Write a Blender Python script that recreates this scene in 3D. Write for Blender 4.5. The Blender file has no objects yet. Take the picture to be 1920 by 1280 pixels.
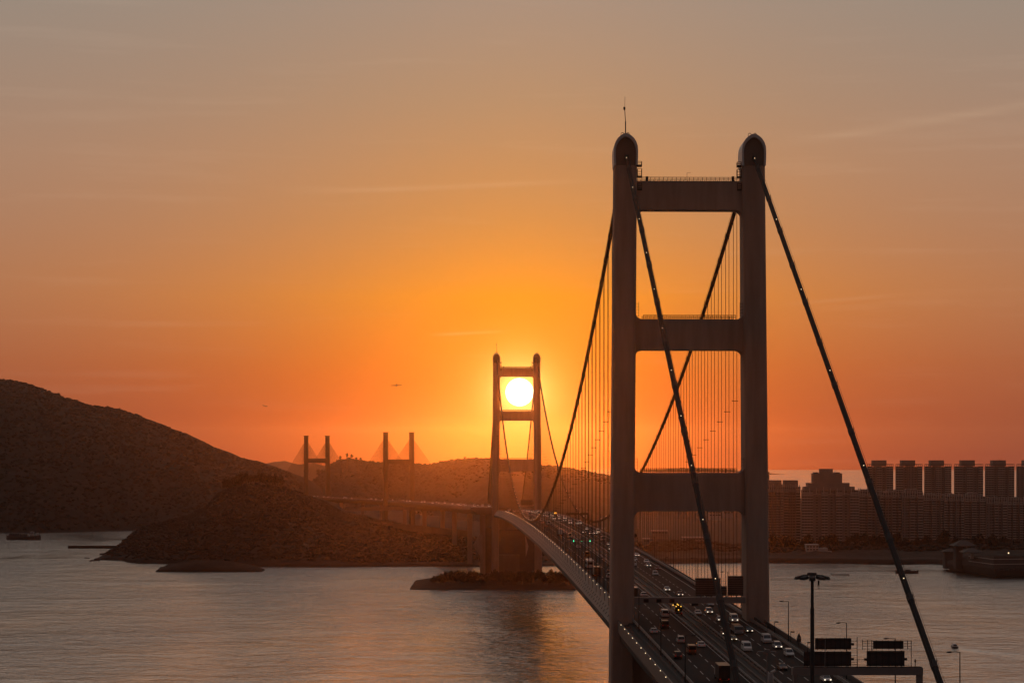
import bpy, bmesh, math, random
import numpy as np
from mathutils import Vector, Matrix
R = math.radians
random.seed(7)
S = bpy.context.scene
COL = S.collection

# ------------------------------------------------------------------ camera, world, sun, exposure
F = 4176.0      # focal length in pixels of a 1920 px wide frame
CX, EYE = 960.0, 849.0
CAMZ = 116.5
cd = bpy.data.cameras.new('camera'); cam = bpy.data.objects.new('camera', cd); COL.objects.link(cam)
cam.location = (0, 0, CAMZ); cam.rotation_euler = (R(90), 0, 0)
cd.sensor_width = 36.0; cd.lens = F/1920*36.0
cd.shift_y = (EYE-640.0)/1920.0
cd.clip_start = 1.0; cd.clip_end = 60000.0
S.camera = cam

SUN_AZ = math.degrees(math.atan((974.0-CX)/F)); SUN_EL = math.degrees(math.atan((EYE-735.0)/F))
sdir = Vector((math.sin(R(SUN_AZ))*math.cos(R(SUN_EL)), math.cos(R(SUN_AZ))*math.cos(R(SUN_EL)), math.sin(R(SUN_EL))))

world = bpy.data.worlds.new('World'); S.world = world; world.use_nodes = True
nt = world.node_tree; nt.nodes.clear()
def N(t, **k):
    n = nt.nodes.new(t)
    for a, b in k.items(): setattr(n, a, b)
    return n
def L(a, b): nt.links.new(a, b)
def mth(op, a, b=None, c=None, clamp=False):
    n = N('ShaderNodeMath', operation=op, use_clamp=clamp)
    for i, v in enumerate((a, b, c)):
        if v is None: continue
        if isinstance(v, (int, float)): n.inputs[i].default_value = v
        else: L(v, n.inputs[i])
    return n.outputs[0]
tc = N('ShaderNodeTexCoord'); vec = tc.outputs['Generated']
sx = N('ShaderNodeSeparateXYZ'); L(vec, sx.inputs[0])
elev = mth('MULTIPLY', mth('ARCSINE', sx.outputs[2]), 180/math.pi)
tt = mth('SQRT', mth('DIVIDE', mth('MAXIMUM', elev, 0.0), 90.0))
azi = mth('ABSOLUTE', mth('SUBTRACT', mth('MULTIPLY', mth('ARCTAN2', sx.outputs[0], sx.outputs[1]), 180/math.pi), SUN_AZ))
def ramp(stops):
    r = N('ShaderNodeValToRGB'); L(tt, r.inputs[0])
    cr = r.color_ramp; cr.interpolation = 'LINEAR'
    while len(cr.elements) > 1: cr.elements.remove(cr.elements[-1])
    for i, (e, c) in enumerate(stops):
        p = math.sqrt(max(e, 0)/90.0)
        el = cr.elements[0] if i == 0 else cr.elements.new(p)
        el.position = p; el.color = (c[0], c[1], c[2], 1)
    return r.outputs[0]
UP = [(20, (.43, .35, .29)), (45, (.34, .31, .31)), (90, (.19, .18, .20))]
near_r = ramp([(0, (.64, .078, .006)), (1.0, (.68, .10, .005)), (2, (.76, .145, .004)), (4, (.82, .255, .012)), (6, (.60, .252, .072)), (9, (.45, .262, .145)), (12, (.37, .268, .205))] + UP)
far_r = ramp([(0, (.27, .066, .042)), (1, (.31, .085, .043)), (2.3, (.35, .115, .055)), (4.5, (.385, .175, .095)), (7.5, (.37, .222, .15)), (11.5, (.29, .242, .20))] + UP)
anti_r = ramp([(0, (.085, .042, .034)), (5, (.10, .052, .042)), (15, (.10, .062, .052)), (45, (.12, .10, .10)), (90, (.19, .18, .20))])
def mix(f, a, b, mode='MIX'):
    n = N('ShaderNodeMix', data_type='RGBA', blend_type=mode, clamp_factor=True)
    if isinstance(f, float): n.inputs[0].default_value = f
    else: L(f, n.inputs[0])
    for i, v in ((6, a), (7, b)):
        if isinstance(v, tuple): n.inputs[i].default_value = v
        else: L(v, n.inputs[i])
    return n.outputs[2]
f1 = mth('SUBTRACT', 1.0, mth('EXPONENT', mth('MULTIPLY', mth('POWER', mth('DIVIDE', azi, 8.2), 1.6), -1.0)))
f2n = N('ShaderNodeMapRange', interpolation_type='SMOOTHSTEP'); L(azi, f2n.inputs[0]); f2n.inputs[1].default_value = 14; f2n.inputs[2].default_value = 110
sky = mix(f1, near_r, far_r)
sky = mix(f2n.outputs[0], sky, anti_r)
# thin high cirrus, stretched along the horizon
mp = N('ShaderNodeMapping'); L(vec, mp.inputs[0]); mp.inputs['Scale'].default_value = (5.0, 5.0, 75.0); mp.inputs['Rotation'].default_value = (0, R(3.0), 0)
nz = N('ShaderNodeTexNoise'); L(mp.outputs[0], nz.inputs[0]); nz.inputs['Scale'].default_value = 2.2; nz.inputs['Detail'].default_value = 7; nz.inputs['Roughness'].default_value = .55
cr = N('ShaderNodeMapRange'); L(nz.outputs[0], cr.inputs[0]); cr.inputs[1].default_value = .56; cr.inputs[2].default_value = .82; cr.inputs[4].default_value = .05
sky = mix(cr.outputs[0], sky, (.95, .62, .42, 1), 'SCREEN')
# three thin straight cirrus streaks
azs = mth('MULTIPLY', mth('ARCTAN2', sx.outputs[0], sx.outputs[1]), 180/math.pi)
def streak(a0, a1, e0, e1, w, amp, prev):
    k = (e1-e0)/(a1-a0)
    d = mth('SUBTRACT', elev, mth('ADD', e0, mth('MULTIPLY', mth('SUBTRACT', azs, a0), k)))
    g = mth('EXPONENT', mth('MULTIPLY', mth('POWER', mth('DIVIDE', mth('ABSOLUTE', d), w), 2.0), -1.0))
    m_ = N('ShaderNodeMapRange', interpolation_type='SMOOTHSTEP'); L(mth('ABSOLUTE', mth('SUBTRACT', azs, (a0+a1)/2)), m_.inputs[0]); m_.inputs[1].default_value = (a1-a0)/2; m_.inputs[2].default_value = (a1-a0)*.12; m_.inputs[3].default_value = 0; m_.inputs[4].default_value = amp
    f = mth('MULTIPLY', mth('MULTIPLY', g, m_.outputs[0]), nz.outputs[0])
    return mix(f, prev, (1.0, .70, .45, 1))
sky = streak(-6.5, 3.0, 6.6, 7.0, .07, .13, sky); sky = streak(-2.3, .1, 3.02, 3.14, .035, .22, sky); sky = streak(5.8, 15, 7.7, 8.9, .12, .10, sky); sky = streak(6.5, 10.5, 3.75, 4.05, .05, .08, sky)
# aureole and disc of the low sun
dv = N('ShaderNodeVectorMath', operation='DISTANCE'); L(vec, dv.inputs[0]); dv.inputs[1].default_value = sdir
th = mth('MULTIPLY', dv.outputs['Value'], 180/math.pi)
def glow(width, col, prev):
    g = mth('EXPONENT', mth('DIVIDE', mth('MULTIPLY', th, -1.0), width))
    n = N('ShaderNodeMix', data_type='RGBA', blend_type='ADD', clamp_factor=False)
    L(g, n.inputs[0]); L(prev, n.inputs[6]); n.inputs[7].default_value = (*col, 1)
    return n.outputs[2]
sky = glow(2.3, (.18, .13, .002), sky)
sky = glow(0.42, (1.6, 1.7, .55), sky)
disc = N('ShaderNodeMapRange', interpolation_type='SMOOTHSTEP'); L(th, disc.inputs[0])
disc.inputs[1].default_value = .375; disc.inputs[2].default_value = .30
sky = mix(disc.outputs[0], sky, (9.0, 8.5, 6.5, 1))
bg = N('ShaderNodeBackground'); L(sky, bg.inputs[0]); bg.inputs[1].default_value = 1.0
ns = N('ShaderNodeTexSky'); ns.sky_type = 'NISHITA'; ns.sun_disc = False
ns.sun_elevation = R(SUN_EL); ns.sun_rotation = R(SUN_AZ); ns.dust_density = 4.0; ns.air_density = 1.4
bg2 = N('ShaderNodeBackground'); L(ns.outputs[0], bg2.inputs[0]); bg2.inputs[1].default_value = 0.004
ad = N('ShaderNodeAddShader'); L(bg.outputs[0], ad.inputs[0]); L(bg2.outputs[0], ad.inputs[1])
wo = N('ShaderNodeOutputWorld'); L(ad.outputs[0], wo.inputs[0])

sl = bpy.data.lights.new('sun', 'SUN'); so = bpy.data.objects.new('sun', sl); COL.objects.link(so)
sl.energy = 0.24; sl.angle = R(0.53); sl.color = (1.0, .20, .025)
so.rotation_euler = (-sdir).to_track_quat('-Z', 'Y').to_euler(); so.location = (0, 0, 400)

S.view_settings.view_transform = 'Standard'; S.view_settings.look = 'None'
S.view_settings.exposure = 0.0; S.view_settings.gamma = 1.0; S.view_settings.use_curve_mapping = False
S.render.engine = 'CYCLES'
S.cycles.use_denoising = True
S.cycles.max_bounces = 6; S.cycles.volume_bounces = 0; S.cycles.diffuse_bounces = 2
S.cycles.sample_clamp_indirect = 4.0

# ------------------------------------------------------------------ helpers
def at(px, py, Y): return Vector(((px-CX)/F*Y, Y, CAMZ-(py-EYE)/F*Y))

class MB:
    def __init__(s): s.v = []; s.f = []
    def add(s, vs, fs):
        b = len(s.v); s.v += [tuple(v) for v in vs]; s.f += [tuple(i+b for i in f) for f in fs]; return s
    def box(s, x0, x1, y0, y1, z0, z1):
        return s.add([(x0,y0,z0),(x1,y0,z0),(x1,y1,z0),(x0,y1,z0),(x0,y0,z1),(x1,y0,z1),(x1,y1,z1),(x0,y1,z1)],
                     [(0,3,2,1),(4,5,6,7),(0,1,5,4),(1,2,6,5),(2,3,7,6),(3,0,4,7)])
    def frus(s, b, t, z0, z1):   # b,t = (x0,x1,y0,y1)
        return s.add([(b[0],b[2],z0),(b[1],b[2],z0),(b[1],b[3],z0),(b[0],b[3],z0),(t[0],t[2],z1),(t[1],t[2],z1),(t[1],t[3],z1),(t[0],t[3],z1)],
                     [(0,3,2,1),(4,5,6,7),(0,1,5,4),(1,2,6,5),(2,3,7,6),(3,0,4,7)])
    def tube(s, pts, r, n=6, cap=True):
        pts = [Vector(p) for p in pts]; m = len(pts); vs = []
        rr = r if isinstance(r, (list, tuple)) else [r]*m
        for i, p in enumerate(pts):
            d = (pts[min(i+1, m-1)]-pts[max(i-1, 0)]).normalized()
            u = d.cross(Vector((0, 0, 1)))
            if u.length < 1e-3: u = Vector((1, 0, 0))
            u.normalize(); w = u.cross(d)
            for k in range(n):
                a = 2*math.pi*(k+.5)/n
                vs.append(p+u*math.cos(a)*rr[i]+w*math.sin(a)*rr[i])
        fs = [(i*n+k, i*n+(k+1) % n, (i+1)*n+(k+1) % n, (i+1)*n+k) for i in range(m-1) for k in range(n)]
        if cap: fs += [tuple(range(n))[::-1], tuple(range((m-1)*n, m*n))]
        return s.add(vs, fs)
    def prism(s, poly, a, b, axis='y'):   # poly in (x,z) extruded along y (or (y,z) along x)
        n = len(poly)
        if axis == 'y': vs = [(p[0], a, p[1]) for p in poly]+[(p[0], b, p[1]) for p in poly]
        elif axis == 'x': vs = [(a, p[0], p[1]) for p in poly]+[(b, p[0], p[1]) for p in poly]
        else: vs = [(p[0], p[1], a) for p in poly]+[(p[0], p[1], b) for p in poly]
        fs = [(i, (i+1) % n, (i+1) % n+n, i+n) for i in range(n)]+[tuple(range(n))[::-1], tuple(range(n, 2*n))]
        return s.add(vs, fs)
    def loft(s, rings, closed=True, cap=True):
        n = len(rings[0]); vs = [p for r in rings for p in r]; m = n if closed else n-1
        fs = [(i*n+k, i*n+(k+1) % n, (i+1)*n+(k+1) % n, (i+1)*n+k) for i in range(len(rings)-1) for k in range(m)]
        if cap and closed: fs += [tuple(range(n))[::-1], tuple(range((len(rings)-1)*n, len(rings)*n))]
        return s.add(vs, fs)
    def build(s, name, mat, parent=None, smooth=False, recalc=True, **props):
        me = bpy.data.meshes.new(name); me.from_pydata(s.v, [], s.f)
        if recalc:
            bm = bmesh.new(); bm.from_mesh(me); bmesh.ops.recalc_face_normals(bm, faces=bm.faces); bm.to_mesh(me); bm.free()
        if smooth: me.shade_smooth()
        me.materials.append(mat)
        return link(name, me, parent, **props)

def link(name, me, parent=None, **props):
    o = bpy.data.objects.new(name, me); COL.objects.link(o)
    if parent is not None:
        o.parent = parent
        if 'keep' in props: del props['keep']
        else: o.matrix_parent_inverse = world_of(parent).inverted()
    props.pop('keep', None)
    for k, v in props.items(): o[k] = v
    return o
def world_of(o):
    m = o.matrix_basis
    return m if o.parent is None else world_of(o.parent) @ o.matrix_parent_inverse @ m
def thing(name, label, cat, loc=(0, 0, 0), rotz=0.0, group=None):
    o = bpy.data.objects.new(name, None); COL.objects.link(o)
    o.location = loc; o.rotation_euler = (0, 0, rotz); o.empty_display_size = .5
    o['label'] = label; o['category'] = cat
    if group: o['group'] = group
    return o
def kids(o): return [c for c in bpy.data.objects if c.parent == o]
CH = {}
def copy_tree(root, loc, rot, label, group, scale=None):
    key = root.name
    if key not in CH: CH[key] = [(c, kids(c)) for c in kids(root)]
    r = root.copy(); COL.objects.link(r); r.location = loc; r.rotation_euler = rot
    if scale: r.scale = scale
    r['label'] = label; r['group'] = group
    for c, gs in CH[key]:
        d = c.copy(); COL.objects.link(d); d.parent = r
        for g in gs:
            e = g.copy(); COL.objects.link(e); e.parent = d
    return r

def mat(name, col, rough=.7, metal=0.0, emit=None, es=1.0, noise=None, bump=None, spec=None, streak=None):
    m = bpy.data.materials.new(name); m.use_nodes = True; t = m.node_tree; b = t.nodes['Principled BSDF']
    b.inputs['Base Color'].default_value = (*col, 1); b.inputs['Roughness'].default_value = rough; b.inputs['Metallic'].default_value = metal
    if spec is None and rough >= .7: spec = .2
    if spec is not None: b.inputs['Specular IOR Level'].default_value = spec
    if emit: b.inputs['Emission Color'].default_value = (*emit, 1); b.inputs['Emission Strength'].default_value = es
    tcn = t.nodes.new('ShaderNodeTexCoord')
    if noise:   # (scale, amount)
        n = t.nodes.new('ShaderNodeTexNoise'); n.inputs['Scale'].default_value = noise[0]; n.inputs['Detail'].default_value = 6; n.inputs['Roughness'].default_value = .6
        mpn = t.nodes.new('ShaderNodeMapping'); t.links.new(tcn.outputs['Object'], mpn.inputs[0]); t.links.new(mpn.outputs[0], n.inputs[0])
        if streak: mpn.inputs['Scale'].default_value = streak
        r = t.nodes.new('ShaderNodeMapRange'); t.links.new(n.outputs[0], r.inputs[0]); r.inputs[1].default_value = .25; r.inputs[2].default_value = .75
        r.inputs[3].default_value = 1-noise[1]; r.inputs[4].default_value = 1+noise[1]
        mx = t.nodes.new('ShaderNodeMix'); mx.data_type = 'RGBA'; mx.blend_type = 'MULTIPLY'; mx.inputs[0].default_value = 1; mx.inputs[6].default_value = (*col, 1)
        t.links.new(r.outputs[0], mx.inputs[7]); t.links.new(mx.outputs[2], b.inputs['Base Color'])
    if bump:
        n2 = t.nodes.new('ShaderNodeTexNoise'); n2.inputs['Scale'].default_value = bump[0]; n2.inputs['Detail'].default_value = 5
        t.links.new(tcn.outputs['Object'], n2.inputs[0])
        bp = t.nodes.new('ShaderNodeBump'); bp.inputs['Strength'].default_value = bump[1]; bp.inputs['Distance'].default_value = bump[2]
        t.links.new(n2.outputs[0], bp.inputs['Height']); t.links.new(bp.outputs[0], b.inputs['Normal'])
    return m

M = dict(
    concrete=mat('concrete', (.295, .215, .18), .85, noise=(.30, .26), bump=(.8, .25, .2), streak=(1, 1, .12)),
    concrete2=mat('weathered_concrete', (.12, .095, .08), .9, noise=(.15, .25), streak=(1, 1, .3)),
    darkstone=mat('dark_tower_concrete', (.06, .05, .045), .9, noise=(.1, .2)),
    steel=mat('grey_steel', (.22, .22, .23), .5, .3, noise=(.5, .15)),
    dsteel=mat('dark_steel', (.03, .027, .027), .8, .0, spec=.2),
    cable=mat('cable_wrap', (.02, .018, .018), .85, .0, spec=.15),
    capshell=mat('cap_shell', (.42, .43, .45), .45, .3),
    inside=mat('cap_inner_panel', (.12, .10, .09), .8),
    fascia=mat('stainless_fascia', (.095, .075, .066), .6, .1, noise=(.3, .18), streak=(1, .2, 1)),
    vent=mat('vent_opening', (.012, .012, .012), .9),
    asphalt=mat('asphalt', (.034, .029, .027), 1.0, spec=.05, noise=(.35, .3), streak=(1, .06, 1)),
    paint=mat('road_paint', (.30, .28, .26), .6, noise=(.6, .2)),
    rail=mat('galvanised_rail', (.17, .16, .16), .55, .3),
    lampw=mat('warm_lamp', (.8, .7, .5), .4, emit=(1.0, .74, .42), es=2.2),
    headl=mat('headlight', (.8, .8, .8), .3, emit=(1.0, .84, .62), es=2.0),
    taill=mat('tail_light', (.3, .01, .01), .4, emit=(1.0, .05, .02), es=.15),
    amber=mat('amber_beacon', (.8, .5, .05), .4, emit=(1.0, .55, .08), es=1.6),
    green=mat('green_signal', (.05, .5, .3), .4, emit=(.05, .8, .4), es=2.2),
    glass=mat('dark_glass', (.015, .015, .018), .08),
    tyre=mat('tyre', (.02, .02, .02), .9),
    sign=mat('sign_back', (.05, .047, .05), .75, .0, spec=.2, noise=(.4, .2)),
    gantry=mat('gantry_paint', (.17, .155, .15), .6, noise=(.3, .12)),
    facade=mat('facade_render', (.20, .175, .165), .85, noise=(.05, .18)),
    facade2=mat('facade_render_pink', (.23, .185, .17), .85, noise=(.05, .18)),
    band=mat('balcony_band', (.44, .38, .34), .8),
    pane=mat('window_pane', (.035, .035, .04), .15),
    arkwall=mat('dark_cladding', (.075, .065, .06), .8, noise=(.2, .2)),
    roofm=mat('roof_tile', (.03, .027, .025), .7),
    white=mat('white_render', (.42, .38, .35), .8),
    rock=mat('shore_rock', (.022, .018, .015), .95, spec=.1, noise=(.08, .4)),
    leaf=mat('leaf', (.018, .017, .013), .8),
    bark=mat('bark', (.06, .045, .035), .9),
    hull=mat('dark_hull', (.05, .045, .045), .6),
    boatw=mat('boat_white', (.6, .6, .6), .5),
    plane=mat('aircraft_skin', (.03, .025, .025), .9, .0),
)
# forest hillside: fine mottling of crowns
def forest_mat(name, a, b):
    m = bpy.data.materials.new(name); m.use_nodes = True; t = m.node_tree; bs = t.nodes['Principled BSDF']; bs.inputs['Roughness'].default_value = .9
    bs.inputs['Specular IOR Level'].default_value = .1
    tcn = t.nodes.new('ShaderNodeTexCoord')
    vo = t.nodes.new('ShaderNodeTexVoronoi'); vo.inputs['Scale'].default_value = .13; t.links.new(tcn.outputs['Object'], vo.inputs[0])
    n = t.nodes.new('ShaderNodeTexNoise'); n.inputs['Scale'].default_value = .02; n.inputs['Detail'].default_value = 8; n.inputs['Roughness'].default_value = .7; t.links.new(tcn.outputs['Object'], n.inputs[0])
    ad = t.nodes.new('ShaderNodeMath'); ad.operation = 'ADD'; t.links.new(vo.outputs['Color'], ad.inputs[0]); t.links.new(n.outputs[0], ad.inputs[1])
    mr = t.nodes.new('ShaderNodeMapRange'); t.links.new(ad.outputs[0], mr.inputs[0]); mr.inputs[1].default_value = .5; mr.inputs[2].default_value = 1.4
    mx = t.nodes.new('ShaderNodeMix'); mx.data_type = 'RGBA'; mx.inputs[6].default_value = (*a, 1); mx.inputs[7].default_value = (*b, 1)
    t.links.new(mr.outputs[0], mx.inputs[0]); t.links.new(mx.outputs[2], bs.inputs['Base Color'])
    bp = t.nodes.new('ShaderNodeBump'); bp.inputs['Strength'].default_value = .4; bp.inputs['Distance'].default_value = 2.0
    t.links.new(vo.outputs['Distance'], bp.inputs['Height']); bp.invert = True; t.links.new(bp.outputs[0], bs.inputs['Normal'])
    return m
M['forest'] = forest_mat('forest_canopy', (.015, .015, .0145), (.026, .025, .022))
M['scrub'] = forest_mat('scrub_canopy', (.012, .012, .0115), (.021, .020, .017))

# value noise on a lattice, numpy
def vnoise(x, y, seed=0):
    xi = np.floor(x).astype(np.int64); yi = np.floor(y).astype(np.int64); fx = x-xi; fy = y-yi
    fx = fx*fx*(3-2*fx); fy = fy*fy*(3-2*fy)
    def h(a, b):
        n = (a*374761393+b*668265263+seed*982451653) & 0xffffffff
        n = ((n ^ (n >> 13))*1274126177) & 0xffffffff
        return ((n ^ (n >> 16)) & 0xffff)/65535.0
    return (h(xi, yi)*(1-fx)+h(xi+1, yi)*fx)*(1-fy)+(h(xi, yi+1)*(1-fx)+h(xi+1, yi+1)*fx)*fy
def fbm(x, y, sc, octv, seed=0, g=.5):
    r = 0; a = 1; t = 0
    for i in range(octv):
        r = r+a*(vnoise(x/sc, y/sc, seed+i)-.5); t += a; a *= g; sc /= 2.03
    return r/t*2
def terrain(name, xs, ys, zf, m, **props):
    X, Y = np.meshgrid(xs, ys); Z = zf(X, Y)
    nx, ny = len(xs), len(ys)
    me = bpy.data.meshes.new(name)
    co = np.stack([X, Y, Z], -1).reshape(-1, 3)
    i = np.arange(nx*ny).reshape(ny, nx)
    q = np.stack([i[:-1, :-1], i[:-1, 1:], i[1:, 1:], i[1:, :-1]], -1).reshape(-1, 4)
    me.vertices.add(len(co)); me.vertices.foreach_set('co', co.astype(np.float32).ravel())
    me.loops.add(q.size); me.loops.foreach_set('vertex_index', q.astype(np.int32).ravel())
    me.polygons.add(len(q)); me.polygons.foreach_set('loop_start', np.arange(0, q.size, 4, dtype=np.int32))
    me.update(calc_edges=True); me.validate(); me.materials.append(m); me.shade_smooth()
    return link(name, me, **props)

# ------------------------------------------------------------------ haze
hz = bpy.data.materials.new('haze'); hz.use_nodes = True; t = hz.node_tree; t.nodes.clear()
pv = t.nodes.new('ShaderNodeVolumePrincipled'); pv.inputs['Color'].default_value = (.93, .84, .78, 1); pv.inputs['Density'].default_value = 2.6e-5
pv.inputs['Anisotropy'].default_value = .94
oo = t.nodes.new('ShaderNodeOutputMaterial'); t.links.new(pv.outputs[0], oo.inputs['Volume'])
MB().box(-9000, 9000, -900, 15600, -1.5, 290).build('haze', hz, kind='stuff')

# ------------------------------------------------------------------ sea
wm = bpy.data.materials.new('sea_water'); wm.use_nodes = True; t = wm.node_tree; b = t.nodes['Principled BSDF']
b.inputs['Coat Weight'].default_value = 1.0; b.inputs['Coat Roughness'].default_value = .14; b.inputs['Coat IOR'].default_value = 1.75
b.inputs['Base Color'].default_value = (.10, .095, .085, 1); b.inputs['Roughness'].default_value = .12; b.inputs['IOR'].default_value = 1.55
tcn = t.nodes.new('ShaderNodeTexCoord')
def wn(scale, detail, rough=.55, dist=0.0, stretch=(1, 1, 1)):
    mpn = t.nodes.new('ShaderNodeMapping'); t.links.new(tcn.outputs['Object'], mpn.inputs[0]); mpn.inputs['Scale'].default_value = stretch; mpn.inputs['Rotation'].default_value = (0, 0, R(12))
    n = t.nodes.new('ShaderNodeTexNoise'); n.inputs['Scale'].default_value = scale; n.inputs['Detail'].default_value = detail; n.inputs['Roughness'].default_value = rough; n.inputs['Distortion'].default_value = dist
    t.links.new(mpn.outputs[0], n.inputs[0]); return n.outputs[0]
def bmp(h, s, d, prev=None):
    bp = t.nodes.new('ShaderNodeBump'); bp.inputs['Distance'].default_value = d
    if isinstance(s, float): bp.inputs['Strength'].default_value = s
    else: t.links.new(s, bp.inputs['Strength'])
    t.links.new(h, bp.inputs['Height'])
    if prev is not None: t.links.new(prev, bp.inputs['Normal'])
    return bp.outputs[0]
patch = wn(.0045, 4, .6, .4, (1, .35, 1))
pr = t.nodes.new('ShaderNodeMapRange'); t.links.new(patch, pr.inputs[0]); pr.inputs[1].default_value = .35; pr.inputs[2].default_value = .68; pr.inputs[3].default_value = .2; pr.inputs[4].default_value = 1.0
nrm = bmp(wn(.009, 3, .5, .6, (.6, 1, 1)), .9, 4.5)
nrm = bmp(wn(.045, 4, .6, .6, (.85, 1, 1)), pr.outputs[0], 5.5, nrm)
nrm = bmp(wn(.15, 4, .65, .4, (1, 1, 1)), pr.outputs[0], 2.6, nrm)
t.links.new(nrm, b.inputs['Normal']); t.links.new(nrm, b.inputs['Coat Normal'])
MB().add([(-8800, -800, 0), (8800, -800, 0), (8800, 15400, 0), (-8800, 15400, 0)], [(0, 1, 2, 3)]).build('sea', wm, kind='structure')

# ------------------------------------------------------------------ hills and land
def interp(px, pts): return np.interp(px, [p[0] for p in pts], [p[1] for p in pts])
# big hill at the left
LH = [(-500, 640), (-300, 655), (-120, 690), (0, 714), (25, 714), (60, 721), (110, 741), (145, 752), (170, 760), (225, 767), (260, 779), (300, 794), (350, 814), (400, 837), (450, 857), (480, 864), (520, 876), (555, 890), (568, 903), (580, 925), (600, 960), (680, 1000), (760, 1010)]
def lh(X, Y):
    Yr = 4000.0+.18*(X+900)
    px = CX+X*F/Yr
    zr = CAMZ+(EYE-2.5-interp(px, LH))/F*Yr
    zr = np.maximum(zr, 0)
    Yf = 3243+fbm(X, X*0, 260, 4, 5)*26+np.clip(px-240, 0, 400)*.9
    u = np.clip((Y-Yf)/(Yr-Yf), -.2, 1); d = np.clip((Y-Yr)/900, 0, 1)
    z = zr*np.where(u < 0, u*.2, np.sin(np.clip(u, 0, 1)*math.pi/2)**.92)*(1-d**1.6)
    gully = fbm(X+Y*.25, Y*.35, 210, 5, 11)*20*np.clip(u*3, 0, 1)*np.clip((1-u)*2.4, 0, 1)
    can = fbm(X, Y, 15, 3, 21, .8)*4*np.clip(u*8, 0, 1)
    return z+gully+can+1.0*(u > 0)
terrain('hill', np.arange(-1500, -150, 6.0), np.concatenate([np.arange(3200, 4100, 7.0), np.arange(4100, 4950, 40.0)]), lh, M['forest'], kind='structure', label='large dark wooded hill sloping down from the left edge')
# middle hills behind the bridges
MH = [(380, 905), (480, 893), (520, 905), (560, 914), (580, 913), (590, 904), (597, 893), (612, 882), (625, 868), (636, 860), (655, 856), (680, 860), (700, 864), (760, 865), (800, 869), (830, 863), (850, 860), (885, 856), (920, 858), (1000, 868), (1050, 872), (1100, 881), (1150, 890), (1200, 903), (1240, 915), (1300, 935), (1400, 948), (1500, 955), (1700, 965)]
def mh(X, Y):
    Yr = np.interp(X, [-260, -40, 400, 700], [4920, 4200, 4200, 4500])
    px = CX+X*F/Yr
    zr = np.maximum(CAMZ+(EYE-3.5-interp(px, MH))/F*Yr, 0)
    u = np.clip((Y-Yr+650)/650, 0, 1); d = np.clip((Y-Yr)/700, 0, 1)
    z = zr*np.sin(u*math.pi/2)*(1-d**1.6)
    z = z+fbm(X, Y, 190, 4, 31)*12*np.clip(u*3, 0, 1)*np.clip((1-u)*2.4, 0, 1)
    return z+fbm(X, Y, 19, 3, 41, .8)*4*np.clip(u*8, 0, 1)
terrain('hill', np.arange(-760, 900, 7.0), np.arange(3540, 5700, 12.0), mh, M['forest'], kind='structure', label='rounded wooded hills behind the far bridge tower')
# far pale ranges
def ridge(name, Y, pts, label, sd):
    def f(X, Yv):
        px = CX+X*F/Y; zr = np.maximum(CAMZ+(EYE-interp(px, pts))/F*Y, 0)
        u = np.clip(1-np.abs(Yv-Y)/900, 0, 1)
        return zr*u**.8+fbm(X, Yv, 160, 4, sd)*10*u*(zr > 6)
    x0 = (pts[0][0]-CX)/F*Y; x1 = (pts[-1][0]-CX)/F*Y
    terrain(name, np.linspace(x0, x1, 150), np.linspace(Y-900, Y+900, 21), f, M['forest'], kind='structure', label=label)
ridge('hill', 9500, [(440, 902), (480, 872), (510, 867), (535, 864), (560, 871), (590, 868), (620, 875), (660, 884), (720, 902)], 'faint distant hills behind the left cable-stayed tower', 51)
ridge('hill', 13000, [(1150, 888), (1190, 884), (1230, 880), (1270, 877), (1310, 876), (1350, 879), (1400, 884), (1440, 887)], 'faint low island on the horizon seen through the near tower', 61)
# island of the far tower's side: front headland and the ground under the viaduct
FH = [(150, 1040), (205, 1046), (225, 1030), (240, 1012), (270, 990), (310, 978), (350, 966), (400, 944), (415, 922), (432, 914), (450, 908), (475, 904), (500, 906), (540, 912), (570, 924), (610, 938), (640, 955), (700, 972), (760, 985), (850, 1000), (920, 1010), (990, 1014), (1100, 1020), (1200, 1024), (1300, 1022)]
SH = [(150, 1049.5), (195, 1051), (215, 1054), (240, 1056), (280, 1056.5), (330, 1058), (450, 1062), (600, 1063), (760, 1062), (900, 1062), (1100, 1060), (1200, 1058), (1300, 1056)]
def fh(X, Y):
    Yr = 2640.0
    px = CX+X*F/Yr
    zr = CAMZ+(EYE-3-interp(px, FH))/F*Yr
    zr = np.maximum(zr, 0)
    pxf = CX+X*F/2300.0
    Yf = CAMZ*F/(interp(pxf, SH)-EYE)+fbm(X, X*0, 60, 4, 3)*8
    u = (Y-Yf)/(Yr-Yf); uc = np.clip(u, 0, 1)
    back = np.clip((Y-Yr)/600, 0, 1)
    z = zr*np.sin(uc*math.pi/2)**.85*(1-back*.85)
    edge = np.clip((px-195)/60, 0, 1)
    z = z+fbm(X, Y, 120, 4, 81)*7*np.clip(uc*3, 0, 1)+fbm(X, Y, 12, 3, 91, .8)*3*np.clip(uc*7, 0, 1)
    z = np.where(u < 0, -4, z+1.2)
    return np.where(edge <= 0, -4, z*edge-4*(1-edge))
terrain('headland', np.arange(-520, 235, 3.4), np.concatenate([np.arange(2180, 2700, 4.5), np.arange(2700, 4250, 30.0)]), fh, M['scrub'], kind='structure', label='low wooded headland in front of the big hill')
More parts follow.
